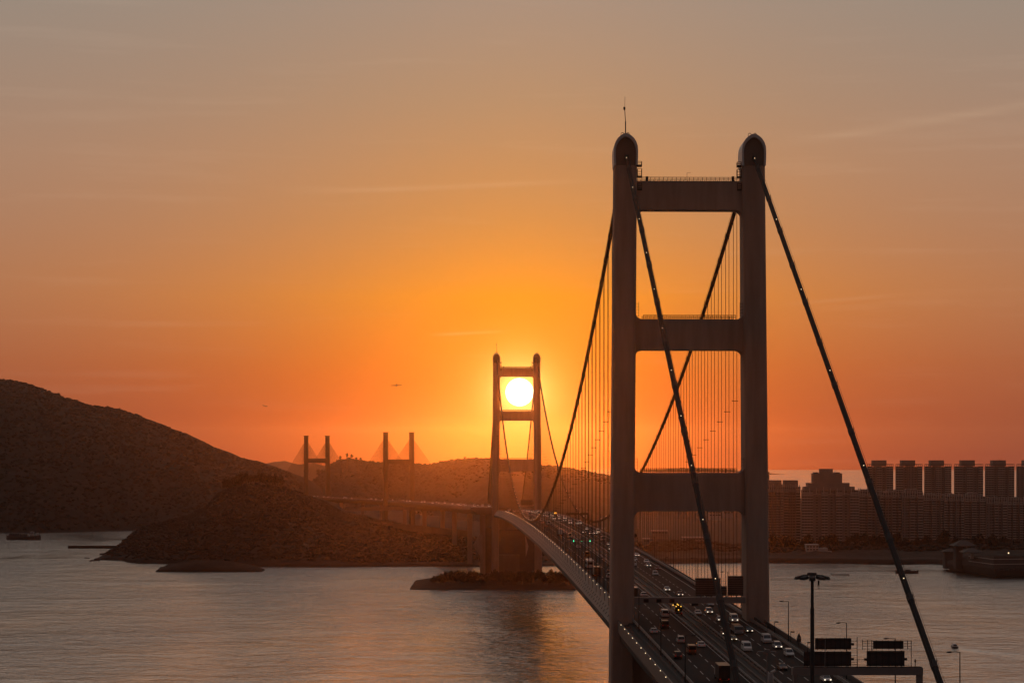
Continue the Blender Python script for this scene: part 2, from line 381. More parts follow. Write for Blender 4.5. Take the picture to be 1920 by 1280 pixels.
# reclaimed land and shore under the tower blocks
def rl(X, Y):
    px = CX+X*F/2420
    Yf = CAMZ*F/(np.interp(px, [1100, 1400, 1560, 1650, 1720, 1790, 1900, 2300], [1056, 1055, 1056, 1058, 1057, 1062, 1066, 1070])-EYE)
    u = np.clip((Y-Yf)/40, 0, 1)
    z = 5*np.clip((Y-Yf)/6, 0, 1)+np.clip((Y-Yf-60)/300, 0, 1)*8
    z = z+np.maximum(fbm(X, Y, 30, 4, 13, .7), -.2)*5.5*np.clip((Y-Yf-30)/40, 0, 1)*(Y < 2640)
    return np.where(Y < Yf, -4, z)
terrain('ground', np.arange(130, 1050, 5.0), np.concatenate([np.arange(2180, 2680, 5.0), np.arange(2680, 3500, 40.0)]), rl, M['scrub'], kind='structure', label='wooded foreshore in front of the residential towers')
# pointed spit left of the headland strip
def spit(name, x0, x1, y0, y1, zf, label, st=2.0):
    return terrain(name, np.arange(x0, x1, st), np.arange(y0, y1, st), zf, M['rock'], kind='structure', label=label)
def spitf(X, Y):
    px = CX+X*F/2180; h = np.interp(px, [286, 290, 296, 320, 360, 420, 460, 488, 492], [-4, 3.6, 4.4, 8.5, 11, 10.5, 7, 3, -4])
    c = np.clip(1-np.abs(Y-2205)/22, 0, 1)**.5
    return np.where(c <= 0, -4, h*c+fbm(X, Y, 10, 4, 17, .7)*1.8*c-.5)
spit('land_spit', (284-CX)/F*2180, (496-CX)/F*2180, 2178, 2300, spitf, 'low dark spit of land in front of the headland')
# islet round the far tower
IS = [(760, -3), (766, .8), (785, 2.4), (800, 4.0), (810, 4.8), (1075, 4.8), (1086, 3), (1092, -3)]
def isl(X, Y):
    px = CX+X*F/1900
    h = np.interp(px, [p[0] for p in IS], [p[1] for p in IS])
    dx = (X+10)/82.0; dy = (Y-1975)/82.0
    c = np.clip(1-np.abs(dy)**3, 0, 1)**.6
    return np.where(np.abs(dy) >= 1, -3, np.minimum(h, 5)*c+fbm(X, Y, 14, 4, 23, .7)*1.1*c-1.2*(1-c))
terrain('islet', np.arange(-92, 64, 2.5), np.arange(1890, 2062, 2.5), isl, M['rock'], kind='structure', label='small rocky islet round the foot of the far tower')
# ground beneath the near approach (below the frame)
def ng(X, Y): return np.clip(62-np.clip((Y-430)/90, 0, 1)*68, -5, 62)+fbm(X, Y, 30, 3, 2)*1.0
terrain('ground', np.arange(-260, 340, 12.0), np.arange(180, 560, 12.0), ng, M['scrub'], kind='structure', label='hillside below the near end of the bridge')

# tree crowns covering the slopes, one mass per hill
def ico(sub):
    bm = bmesh.new(); bmesh.ops.create_icosphere(bm, subdivisions=sub, radius=1)
    v = np.array([x.co[:] for x in bm.verts]); f = np.array([[q.index for q in p.verts] for p in bm.faces]); bm.free(); return v, f
def canopy(n, x0, x1, y0, y1, zf, rmin, rmax, m, sub, seed, label, zmin=4.0):
    g = np.random.default_rng(seed); X = g.uniform(x0, x1, n); Y = g.uniform(y0, y1, n); Z = zf(X, Y)
    ok = Z > zmin; X, Y, Z = X[ok], Y[ok], Z[ok]; n = len(X)
    v, f = ico(sub); k = len(v); r = g.uniform(rmin, rmax, n)
    jit = 1+g.uniform(-.28, .28, (n, k))
    co = v[None]*jit[:, :, None]*r[:, None, None]*np.array([1, 1, .5])[None, None]+np.stack([X, Y, Z+r*.25], -1)[:, None]
    fa = (f[None]+(np.arange(n)*k)[:, None, None]).reshape(-1, 3)
    me = bpy.data.meshes.new('tree_canopy'); co = co.reshape(-1, 3)
    me.vertices.add(len(co)); me.vertices.foreach_set('co', co.astype(np.float32).ravel())
    me.loops.add(fa.size); me.loops.foreach_set('vertex_index', fa.astype(np.int32).ravel())
    me.polygons.add(len(fa)); me.polygons.foreach_set('loop_start', np.arange(0, fa.size, 3, dtype=np.int32))
    me.update(calc_edges=True); me.materials.append(m); me.shade_smooth()
    o = link('tree_canopy', me, kind='stuff'); o['label'] = label; o['category'] = 'trees'
canopy(20000, -1450, -160, 3250, 4060, lh, 1.4, 3.6, M['forest'], 1, 1, 'unbroken tree canopy covering the large left hill')
canopy(14000, -700, 640, 3900, 4960, mh, 1.4, 3.6, M['forest'], 1, 2, 'unbroken tree canopy covering the hills behind the bridges')
canopy(18000, -500, 60, 2290, 2680, fh, .9, 2.4, M['scrub'], 1, 3, 'dense low woodland covering the front headland')
canopy(5200, 140, 1040, 2480, 2600, rl, 1.6, 4.2, M['scrub'], 1, 4, 'belt of low trees along the residential foreshore')

# ------------------------------------------------------------------ bridge geometry
def zt(Y): return 75.2-(1.42e-5 if Y < 1210 else 1.57e-5)*(Y-1210)**2     # parapet top
def zr(Y): return zt(Y)-1.1                                                   # road surface
def bx(Y): return 50.2-.0334*(Y-629)
def P(Y, w, z): return (bx(Y)+w, Y+.0334*w, z)
YA, YB = 629.0, 2006.0
br = thing('suspension_bridge', 'long suspension bridge carrying a motorway, with two tall concrete portal towers', 'bridge', (50.2, YA, 0))

def rect(cx, cy, hx, hy, ch):
    return [(cx-hx+ch, cy-hy), (cx+hx-ch, cy-hy), (cx+hx, cy-hy+ch), (cx+hx, cy+hy-ch), (cx+hx-ch, cy+hy), (cx-hx+ch, cy+hy), (cx-hx, cy+hy-ch), (cx-hx, cy-hy+ch)]
def leg_off(z): return 18.05+(200-z)*.0078
def hdep(z): return 4.7+(200-z)*.021
cap_prof = [(-3.3, 0), (-3.4, 2.0), (-3.42, 4.2), (-3.3, 5.4), (-2.9, 6.6), (-2.25, 7.6), (-1.4, 8.35), (-.5, 8.85), (.5, 8.85), (1.4, 8.35), (2.25, 7.6), (2.9, 6.6), (3.3, 5.4), (3.42, 4.2), (3.4, 2.0), (3.3, 0)]
ZCAP = 197.4
for ti, Yc in enumerate((YA+3, YB)):
    for s in (-1, 1):
        ml = MB(); rings = []
        for z in [-2]+list(np.arange(6, 196, 5.0))+[197.4]:
            hx = 3.18 if z > 60 else 3.18+(60-z)*.004
            for dz, ins in ((0, 0), (4.82, 0), (4.84, .018), (4.96, .018), (4.98, 0)):
                c = P(Yc, s*leg_off(z+dz), 0)
                if z+dz > 197.4 or (z == -2 and dz): continue
                rings.append([(x, y, z+dz) for x, y in rect(c[0], c[1], hx-ins, hdep(z+dz)-ins, .5)])
        ml.loft(rings)
        o = ml.build('tower_leg', M['concrete'], br)
        c = P(Yc, s*leg_off(198), 0)
        pr_ = [(c[0]+x, ZCAP+z) for x, z in cap_prof]
        sh = MB()
        # hollow shell: outer skin, inner skin, closed by rims
        inn = [(c[0]+x*.84, ZCAP+z*.90) for x, z in cap_prof]
        y0, y1 = c[1]-5.6, c[1]+5.6
        n = len(pr_)
        vs = [(x, y0, z) for x, z in pr_]+[(x, y1, z) for x, z in pr_]+[(x, y0, z) for x, z in inn]+[(x, y1, z) for x, z in inn]
        fs = []
        for i in range(n-1):
            fs += [(i, i+1, i+1+n, i+n), (2*n+i, 3*n+i, 3*n+i+1, 2*n+i+1), (i, 2*n+i, 2*n+i+1, i+1), (n+i, n+i+1, 3*n+i+1, 3*n+i)]
        sh.add(vs, fs)
        cap = sh.build('saddle_cap', M['capshell'], o)
        ip = MB().prism([(c[0]+x*.83, ZCAP+z*.89) for x, z in cap_prof], c[1]-4.4, c[1]+4.4); ip.build('saddle_housing', M['inside'], o)
        # hoops on the apex
        hp = MB()
        for dx in (-.75, .75):
            hp.tube([(c[0]+dx+.45*math.cos(a), c[1]-1, ZCAP+8.6+.55+.55*math.sin(a)) for a in np.linspace(-.6, math.pi+.6, 9)], .09, 5)
        hp.build('apex_hoop', M['dsteel'], o)
        if s < 0:
            an = MB().tube([(c[0]+.15, c[1], ZCAP+8.6), (c[0]+.15, c[1], ZCAP+13)], .18).tube([(c[0]+.15, c[1], ZCAP+13), (c[0]-.1, c[1], ZCAP+16.6)], .10).tube([(c[0]-.1, c[1], ZCAP+16.4), (c[0], c[1], ZCAP+20.0)], .045)
            an.box(c[0]-.45, c[0]+.1, c[1]-.2, c[1]+.2, ZCAP+16.3, ZCAP+17.1)
            an.build('antenna', M['dsteel'], o)
        # access platforms on the inner face near the top, and ladder cages on each beam
        for zz, hh in ((190.5, 2.0), (194.2, 2.4), (197.2, 1.4)):
            xi = c[0]-s*3.3
            pf = MB(); a, b_ = sorted((xi, xi-s*1.3))
            pf.box(a, b_, c[1]-3.8, c[1]-2.0, zz, zz+.4)
            for ex in (a+.06, b_-.06):
                for ey in (c[1]-3.7, c[1]-2.1): pf.tube([(ex, ey, zz), (ex, ey, zz+hh)], .11, 4)
            for k in range(1, 4): pf.tube([(a, c[1]-3.7, zz+hh*k/3), (b_, c[1]-3.7, zz+hh*k/3)], .09, 4)
            pf.build('access_platform', M['dsteel'], o)
        if ti == 0:
            for zz in (156.5, 112.6):
                xi = P(Yc, s*leg_off(zz), 0)[0]-s*3.2; pf = MB(); a, b_ = sorted((xi, xi-s*.9))
                for ex in (a+.05, b_-.05): pf.tube([(ex, c[1]-3.0, zz-1.5), (ex, c[1]-3.0, zz+2.6)], .07, 4)
                for k in range(5): pf.tube([(a, c[1]-3.0, zz-1.3+k*.85), (b_, c[1]-3.0, zz-1.3+k*.85)], .05, 4)
                pf.build('ladder_cage', M['dsteel'], o)
    # cross beams with filleted corners
    for (z0, z1, tf, bf) in ((185.2, 193.1, 0, 1), (145.6, 154.2, 1, 1), (100.1, 110.9, 1, 1), (48.0, 61.5, 0, 1)):
        poly = []
        def xin(s, z): return s*(leg_off(z)-3.15)
        r = 2.0
        def arc(cx, cz, a0, a1):
            return [(cx+r*math.cos(a), cz+r*math.sin(a)) for a in np.linspace(a0, a1, 6)]
        if bf:
            poly += arc(xin(-1, z0)+r, z0-r, math.pi, math.pi/2)+arc(xin(1, z0)-r, z0-r, math.pi/2, 0)
        else: poly += [(xin(-1, z0), z0), (xin(1, z0), z0)]
        if tf:
            poly += arc(xin(1, z1)-r, z1+r, 0, -math.pi/2)+arc(xin(-1, z1)+r, z1+r, -math.pi/2, -math.pi)
        else: poly += [(xin(1, z1), z1), (xin(-1, z1), z1)]
        m = MB(); hy = 3.2+(200-z0)*.01
        m.prism(poly, -hy, hy)
        cc = P(Yc, 0, 0); m.v = [(cc[0]+x, cc[1]+y+.0334*x, z) for x, y, z in m.v]
        bo = m.build('crossbeam', M['concrete'], br)
        if z0 > 90:
            g = MB(); x0, x1 = xin(-1, z1)+(2.2 if tf else .3), xin(1, z1)-(2.2 if tf else .3)
            for yy in (-hy+.3, hy-.3):
                for k in (0.45, .85, 1.2): g.tube([(cc[0]+x0, cc[1]+yy+.0334*x0, z1+k), (cc[0]+x1, cc[1]+yy+.0334*x1, z1+k)], .085, 4)
                for i in range(25):
                    x = x0+(x1-x0)*i/24; g.tube([(cc[0]+x, cc[1]+yy+.0334*x, z1), (cc[0]+x, cc[1]+yy+.0334*x, z1+1.25)], .085, 4)
            g.build('railing', M['dsteel'], bo)
            if z0 > 180:
                g = MB(); x = cc[0]-.6
                g.tube([(x, cc[1]-2, z1), (x, cc[1]-2, z1+2.6), (x+1.0, cc[1]-2, z1+2.65)], .06, 4)
                g.build('beam_lamp', M['dsteel'], bo)
                for xx in (-12.3, 12.0): MB().box(cc[0]+xx, cc[0]+xx+.7, cc[1]-hy+.6, cc[1]-hy+1.3, z1, z1+1.5).build('junction_cabinet', M['dsteel'], bo)

# main cables
ZS = 202.0; ZLOW = 76.9; YM = (YA+3+YB)/2
def cab_z(Y):
    if Y < YA+3: return ZS-(YA+3-Y)*.533
    if Y <= YB: return ZLOW+(ZS-ZLOW)*((Y-YM)/((YB-YA-3)/2))**2
    u = (Y-YB)/355.0; return ZS+(64-ZS)*u-26*4*u*(1-u)*.25*1.2
cab_ys = list(np.arange(300, YA+2, 20.0))+[YA+3]+list(np.arange(YA+21, YB-5, 18.0))+[YB]+list(np.arange(YB+18, YB+356, 18.0))
hang_mesh_n = 0
for s in (-1, 1):
    w = 18.05*s
    cab = MB().tube([P(Y, w, cab_z(Y)) for Y in cab_ys], .60, 10).build('main_cable', M['cable'], br, smooth=True)
    # hand ropes along the cable, on little posts
    hr = MB()
    for dw in (-.5, .5):
        hr.tube([P(Y, w+dw, cab_z(Y)+1.15) for Y in cab_ys if Y < 1100], .035, 4)
    hr.build('hand_rope', M['dsteel'], cab)
    for Y in cab_ys:
        if abs(Y-YA-3) < 3 or abs(Y-YB) < 3 or Y > 1900: continue
        bd = MB(); d = 1.0; a = Vector(P(Y-d, w, cab_z(Y-d))); b_ = Vector(P(Y+d, w, cab_z(Y+d)))
        bd.tube([a, b_], .68, 8)
        if Y < 1100:
            for dw in (-.5, .5): bd.tube([P(Y, w+dw, cab_z(Y)+.4), P(Y, w+dw, cab_z(Y)+1.25)], .07, 4)
        bd.build('cable_band', M['dsteel'], cab)
    # lights along the cable
    for Y in [y for y in cab_ys if (y < 640 and y > 400) or y > 1130][::2 if s > 0 else 1]:
        if Y > 1560: continue
        c = P(Y+5, w-.2, cab_z(Y+5)+.95)
        MB().box(c[0]-.065, c[0]+.065, c[1]-.065, c[1]+.065, c[2]-.065, c[2]+.065).build('cable_light', M['lampw'], cab)
    # hangers
    for Y in cab_ys:
        if Y < YA+15 or abs(Y-YB) < 10: continue
        zb = zr(Y)-.6 if Y <= YB else 64.0
        ztp = cab_z(Y)-.3
        if ztp-zb < 1.0: continue
        h = MB()
        for dw in (-.52, .52):
            p0 = P(Y, w+dw, zb); p1 = P(Y, w+dw, ztp); q = .105
            h.add([(p0[0]+math.cos(a)*q, p0[1]+math.sin(a)*q, p0[2]) for a in (0, 2.09, 4.19)]+[(p1[0]+math.cos(a)*q, p1[1]+math.sin(a)*q, p1[2]) for a in (0, 2.09, 4.19)],
                  [(0, 1, 4, 3), (1, 2, 5, 4), (2, 0, 3, 5)])
        if ztp-zb > 22:
            zz = zb+(ztp-zb)*.5+3; p = P(Y, w, zz); h.box(p[0]-.95, p[0]+.95, p[1]-.1, p[1]+.1, p[2]-.09, p[2]+.09)
        h.build('hanger', M['cable'], br, recalc=False)

# deck: box section swept along the bridge
DY = list(np.arange(300, 660, 15.0))+list(np.arange(660, YB, 30.0))+[YB, 2060]
main_sec = [(-17.0, 1.0), (-17.3, 1.0), (-17.9, -.2), (-19.0, -1.6), (-20.4, -3.3), (-20.6, -4.2), (-20.0, -5.3), (-10, -7.6), (10, -7.6), (20.0, -5.3), (20.6, -4.2), (20.4, -3.3), (17.9, -.2), (17.0, 1.0), (16.8, 1.0), (16.8, -.25), (-16.8, -.25), (-16.8, 1.0)]
def sweep(ys, sec, closed=True): return [[P(Y, w, zr(Y)+z) for w, z in sec] for Y in ys]
body_sec = [(-20.2, -4.0), (-20.0, -5.3), (-10, -7.6), (10, -7.6), (20.0, -5.3), (20.2, -4.0), (17.6, -.3), (-17.6, -.3)]
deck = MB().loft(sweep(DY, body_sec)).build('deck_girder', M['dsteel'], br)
def strip(name, ys, sec, m, par, **k): return MB().loft(sweep(ys, sec)).build(name, m, par, **k)
for s in (-1, 1):
    ys = [y for y in DY if y >= YA+6]
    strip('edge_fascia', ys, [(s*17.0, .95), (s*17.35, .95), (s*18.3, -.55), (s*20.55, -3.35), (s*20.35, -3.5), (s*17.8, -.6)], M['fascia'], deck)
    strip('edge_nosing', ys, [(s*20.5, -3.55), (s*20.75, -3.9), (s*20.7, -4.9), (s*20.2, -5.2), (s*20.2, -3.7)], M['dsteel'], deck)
    ys2 = [y for y in DY if y <= YA-5]+[YA-4]
    strip('edge_fascia', ys2, [(s*20.45, .5), (s*20.75, .5), (s*20.75, -2.6), (s*20.3, -3.6), (s*20.2, -3.4)], M['fascia'], deck)
    strip('edge_walkway', ys2, [(s*17.9, -.9), (s*20.44, -.9), (s*20.44, -1.2), (s*17.9, -1.2)], M['dsteel'], deck)
# vent openings: two staggered rows of dark ovals down the left fascia
vn = MB()
for i in range(0, 150):
    Y = 640+i*9.0
    if Y > 1900: break
    for (w0, z0, dy) in ((-18.95, -1.35, 0), (-19.75, -2.35, 4.5)):
        c = Vector(P(Y+dy, w0, zr(Y+dy)+z0)); u = Vector((0, 1, 0)); v = Vector((-2.25, 0, -2.8)).normalized(); nn = Vector((-2.8, 0, 2.25)).normalized()
        c += nn*.05
        k = 10; vs = [c+u*1.15*math.cos(2*math.pi*j/k)+v*.50*math.sin(2*math.pi*j/k) for j in range(k)]+[c+u*1.15*math.cos(2*math.pi*j/k)+v*.50*math.sin(2*math.pi*j/k)-nn*.04 for j in range(k)]
        vn.add(vs, [tuple(range(k)), tuple(range(k, 2*k))[::-1]]+[(j, (j+1) % k, k+(j+1) % k, k+j) for j in range(k)])
vn.build('vent_opening', M['vent'], deck, kind='stuff')
# lights on the deck edge
def deck_light(Y, w, dz):
    c = P(Y, w, zr(Y)+dz); r = .075+.00005*max(Y-700, 0)
    MB().box(c[0]-r, c[0]+r, c[1]-r, c[1]+r, c[2]-.05, c[2]+r*1.6).build('deck_light', M['lampw'], deck)
for i in range(62): deck_light(663+i*18.0, -17.4, 1.05)
for i in range(12): deck_light(480+i*12.0, -20.85, .35)

# road on the bridge
road = MB()
def sheet(mb, ys, w0, w1, dz):
    vs = []; 
    for Y in ys: vs += [P(Y, w0, zr(Y)+dz), P(Y, w1, zr(Y)+dz)]
    mb.add(vs, [(2*i, 2*i+1, 2*i+3, 2*i+2) for i in range(len(ys)-1)])
RY = list(np.arange(300, 1260, 6.0))+list(np.arange(1260, 2066, 26.0))
sheet(road, RY, -16.7, -2.6, 0); sheet(road, RY, 2.2, 16.7, 0)
rd = road.build('road', M['asphalt'], kind='structure', label='two asphalt carriageways of three lanes on the bridge deck')
mk = MB()
for w in (-15.9, -3.3, 3.2, 14.6): sheet(mk, RY, w-.11, w+.11, .012)
for w in (-11.6, -7.6, 6.4, 10.1):
    y = 320.0
    while y < 1700:
        a = .10
        mk.add([P(y, w-a, zr(y)+.012), P(y, w+a, zr(y)+.012), P(y+6, w+a, zr(y+6)+.012), P(y+6, w-a, zr(y+6)+.012)], [(0, 1, 2, 3)]); y += 12.0
mk.build('lane_marking', M['paint'], rd, kind='stuff')
# median grating
md = MB()
for (a, b_) in ((-2.6, -2.3), (-.25, .05), (1.9, 2.2)):
    md.loft(sweep(RY, [(a, .15), (b_, .15), (b_, -.35), (a, -.35)]))
md.build('median_kerb', M['concrete2'], deck)
# longitudinal barriers (rails on posts)
def barrier(w, name, hts, m, post=6.0, y1=1500, th=.07):
    g = MB()
    for h in hts: g.loft(sweep(RY, [(w-th, h), (w+th, h), (w+th, h+.14), (w-th, h+.14)]))
    y = 310.0
    while y < y1:
        p = P(y, w, zr(y)); g.box(p[0]-.07, p[0]+.07, p[1]-.07, p[1]+.07, p[2]-.2, p[2]+hts[-1]+.1); y += post
    g.build(name, m, deck)
barrier(-16.6, 'parapet_rail', (.35, .65, .95), M['rail']); barrier(16.6, 'parapet_rail', (.35, .65, .95), M['rail'])
barrier(-2.9, 'median_barrier', (.45, .75), M['rail']); barrier(2.5, 'median_barrier', (.45, .75), M['rail'])
# solid windbreak outside the right parapet, stepping down at the tower
strip('wind_screen', [y for y in DY if y > YA-30], [(17.6, 1.25), (17.9, 1.25), (17.9, -.2), (17.6, -.2)], M['dsteel'], deck)
strip('wind_screen', [y for y in DY if y < YA-40], [(17.6, .65), (17.9, .65), (17.9, -.2), (17.6, -.2)], M['dsteel'], deck)

# foundations and anchorage of the far tower
for s in (-1, 1):
    c = P(YB, s*19.5, 0); MB().frus((c[0]-7, c[0]+7, c[1]-14, c[1]+14), (c[0]-6, c[0]+6, c[1]-12, c[1]+12), -1, 9).build('tower_footing', M['concrete2'], br)
an = MB()
a0 = at(905, 1056, 2340); a1 = at(984, 1056, 2340)
q0 = at(905, 1056, 2160); q1 = at(1003, 1056, 2160)
an.add([(q0.x, 2160, 44), (q1.x, 2160, 44), (q1.x, 2152, -1), (q0.x, 2152, -1), (q0.x, 2215, 58), (q1.x, 2215, 58), (q1.x, 2235, -1), (q0.x, 2235, -1)], [(0, 1, 2, 3), (4, 7, 6, 5), (0, 4, 5, 1), (1, 5, 6, 2), (2, 6, 7, 3), (3, 7, 4, 0)])
ao = an.build('anchorage_block', M['arkwall'], br)  # made taller and nearer to keep orange sky out of the water's reflection
for (ptop, pout, pin) in (((905, 992), (887, 1022), (904, 1048)), ((985, 1004), (991, 1024), (986, 1044))):
    tp, ou, lo = at(*ptop, 2150), at(*pout, 2143), at(*pin, 2139)
    bk = Vector((0, 40, 0)); MB().add([tp, ou, lo, tp+bk, ou+bk, lo+bk], [(0, 1, 2), (3, 5, 4), (0, 3, 4, 1), (1, 4, 5, 2), (2, 5, 3, 0)]).build('splayed_buttress', M['concrete'], ao)
p0 = at(932, 1053, 2136); p1 = at(974, 1040, 2136)
MB().box(p0.x, p1.x, 2136, 2151, -1, p1.z).build('plinth', M['concrete2'], ao)

# ------------------------------------------------------------------ elevated viaduct behind the far tower
vd = thing('viaduct', 'long curving road viaduct on slender piers behind the far tower', 'viaduct', (-80, 2700, 0))
VP = [(918, 951, 2060), (905, 950.5, 2150), (880, 948.5, 2300), (850, 946, 2480), (813, 943, 2700), (780, 941, 3050), (747, 939, 3500), (705, 937, 3640), (664, 935, 3740), (630, 933, 3820), (594, 931, 3900), (560, 931, 4010), (530, 933, 4150), (500, 936, 4300)]
vpts = [at(*p) for p in VP]
def off(pts, i, w):
    d = (pts[min(i+1, len(pts)-1)]-pts[max(i-1, 0)]); d.z = 0; d.normalize()
    return pts[i]+Vector((d.y, -d.x, 0))*w
rings = []
for i in range(len(vpts)):
    r_ = []
    for w, z in ((-17.5, .9), (-17.2, .9), (-17.2, 0), (17.2, 0), (17.2, .9), (17.5, .9), (17.5, -2), (11, -6.5), (-11, -6.5), (-17.5, -2)):
        q = off(vpts, i, w); r_.append((q.x, q.y, q.z+z))
    rings.append(r_)
MB().loft(rings).build('deck', M['concrete2'], vd)
for px, pb in ((715, 977), (759, 984), (796, 986), (830, 993), (852, 996), (881, 998), (905, 1000), (640, 962), (680, 968)):
    xs_ = [p[0] for p in VP][::-1]; Yv = float(np.interp(px, xs_, [p[2] for p in VP][::-1])); yv = float(np.interp(px, xs_, [p[1] for p in VP][::-1]))
    top = at(px, yv, Yv)
    MB().box(top.x-2.6, top.x+2.6, Yv-2, Yv+2, -1, top.z-6.0).build('pier', M['concrete'], vd)
# lower service road with its railing, on the slope
lr = MB(); pts = [at(640, 952, 2700), at(700, 949.5, 2700), at(760, 947.5, 2700)]
pts2 = [at(668, 978, 2560), at(720, 981, 2540), at(780, 986, 2520), at(840, 992, 2500), (at(880, 996, 2480))]
for pp in (pts2,):
    rg = []
    for i, q in enumerate(pp): rg.append([(q.x, q.y-4, q.z+1.2), (q.x, q.y-3.6, q.z+1.2), (q.x, q.y-3.6, q.z), (q.x, q.y+4, q.z), (q.x, q.y+4, q.z-6), (q.x, q.y-4, q.z-6)])
    lr.loft(rg)
sr = lr.build('slip_road', M['concrete2']); sr['label'] = 'pale slip road climbing the slope below the viaduct piers'; sr['category'] = 'road'
lr = MB(); rg = []
for q in [at(600, 957, 3000), at(650, 953.5, 2950), at(700, 952, 2900), at(760, 951, 2860), at(820, 953, 2800)]:
    rg.append([(q.x, q.y-5, q.z+1.2), (q.x, q.y-4.5, q.z+1.2), (q.x, q.y-4.5, q.z), (q.x, q.y+5, q.z), (q.x, q.y+5, q.z-3), (q.x, q.y-5, q.z-3)])
sr = lr.loft(rg).build('slip_road', M['concrete2']); sr['label'] = 'thin pale slip road running just beneath the viaduct deck'; sr['category'] = 'road'

# ------------------------------------------------------------------ cable-stayed bridge
cs = thing('cable_stayed_bridge', 'distant cable-stayed bridge with two dark H-shaped towers and fans of stays', 'bridge', (-260, 3700, 0))
Pa, Pb = at(747.5, 939, 3500), at(594, 931, 3900)
ax = (Pb-Pa); ax.z = 0; ax.normalize(); pe = Vector((ax.y, -ax.x, 0))
for (pc, hw, ytop, yb0, yb1, lw, Yt) in ((Pa, 22, 811, 861, 868.5, 3.1, 3500), (Pb, 19.8, 817.5, 859, 867.5, 3.1, 3900)):
    ztop = CAMZ-(ytop-EYE)/F*Yt
    for s in (-1, 1):
        c0 = pc+pe*(s*hw*1.02); c1 = pc+pe*(s*hw*.98)
        lgm = MB(); rg = []
        for (cc, z, e, f_) in ((c0, -1, lw*1.15, 4.5), (c0.lerp(c1, .4), ztop*.4, lw, 3.8), (c1, ztop, lw*.93, 3.2)):
            rg.append([tuple((cc+pe*a*e+ax*b_*f_).to_tuple()[:2])+(z,) for a, b_ in ((-1, -1), (1, -1), (1, 1), (-1, 1))])
        lgm.loft(rg); lo = lgm.build('tower_leg', M['darkstone'], cs)
        cp = MB(); cp.loft([[tuple((c1+pe*a*lw*1.15+ax*b_*3.5).to_tuple()[:2])+(z,) for a, b_ in ((-1, -1), (1, -1), (1, 1), (-1, 1))] for z in (ztop, ztop+1.0)]); cp.build('tower_cap', M['darkstone'], lo)
        for d in (-1, 1):
            st = MB()
            for k in range(22):
                zt_ = ztop-7-k*1.15; L_ = 205-k*8.4
                A = c1+ax*d*2; A = Vector((A.x, A.y, zt_)); B_ = pc+pe*(s*hw*.95)+ax*d*L_; B_ = Vector((B_.x, B_.y, pc.z+1))
                st.tube([A, B_], .2, 3, cap=False)
            st.build('stay_cables', M['cable'], cs, kind='stuff')
    for (ya, yb) in ((yb0, yb1),):
        z1_, z0_ = CAMZ-(ya-EYE)/F*Yt, CAMZ-(yb-EYE)/F*Yt
        m_ = MB(); m_.loft([[tuple((pc+pe*(s*(hw-lw))+ax*b_*2.6).to_tuple()[:2])+(z,) for b_, z in ((-1, z0_), (1, z0_), (1, z1_), (-1, z1_))] for s in (-1, 1)]); m_.build('crossbeam', M['darkstone'], cs)
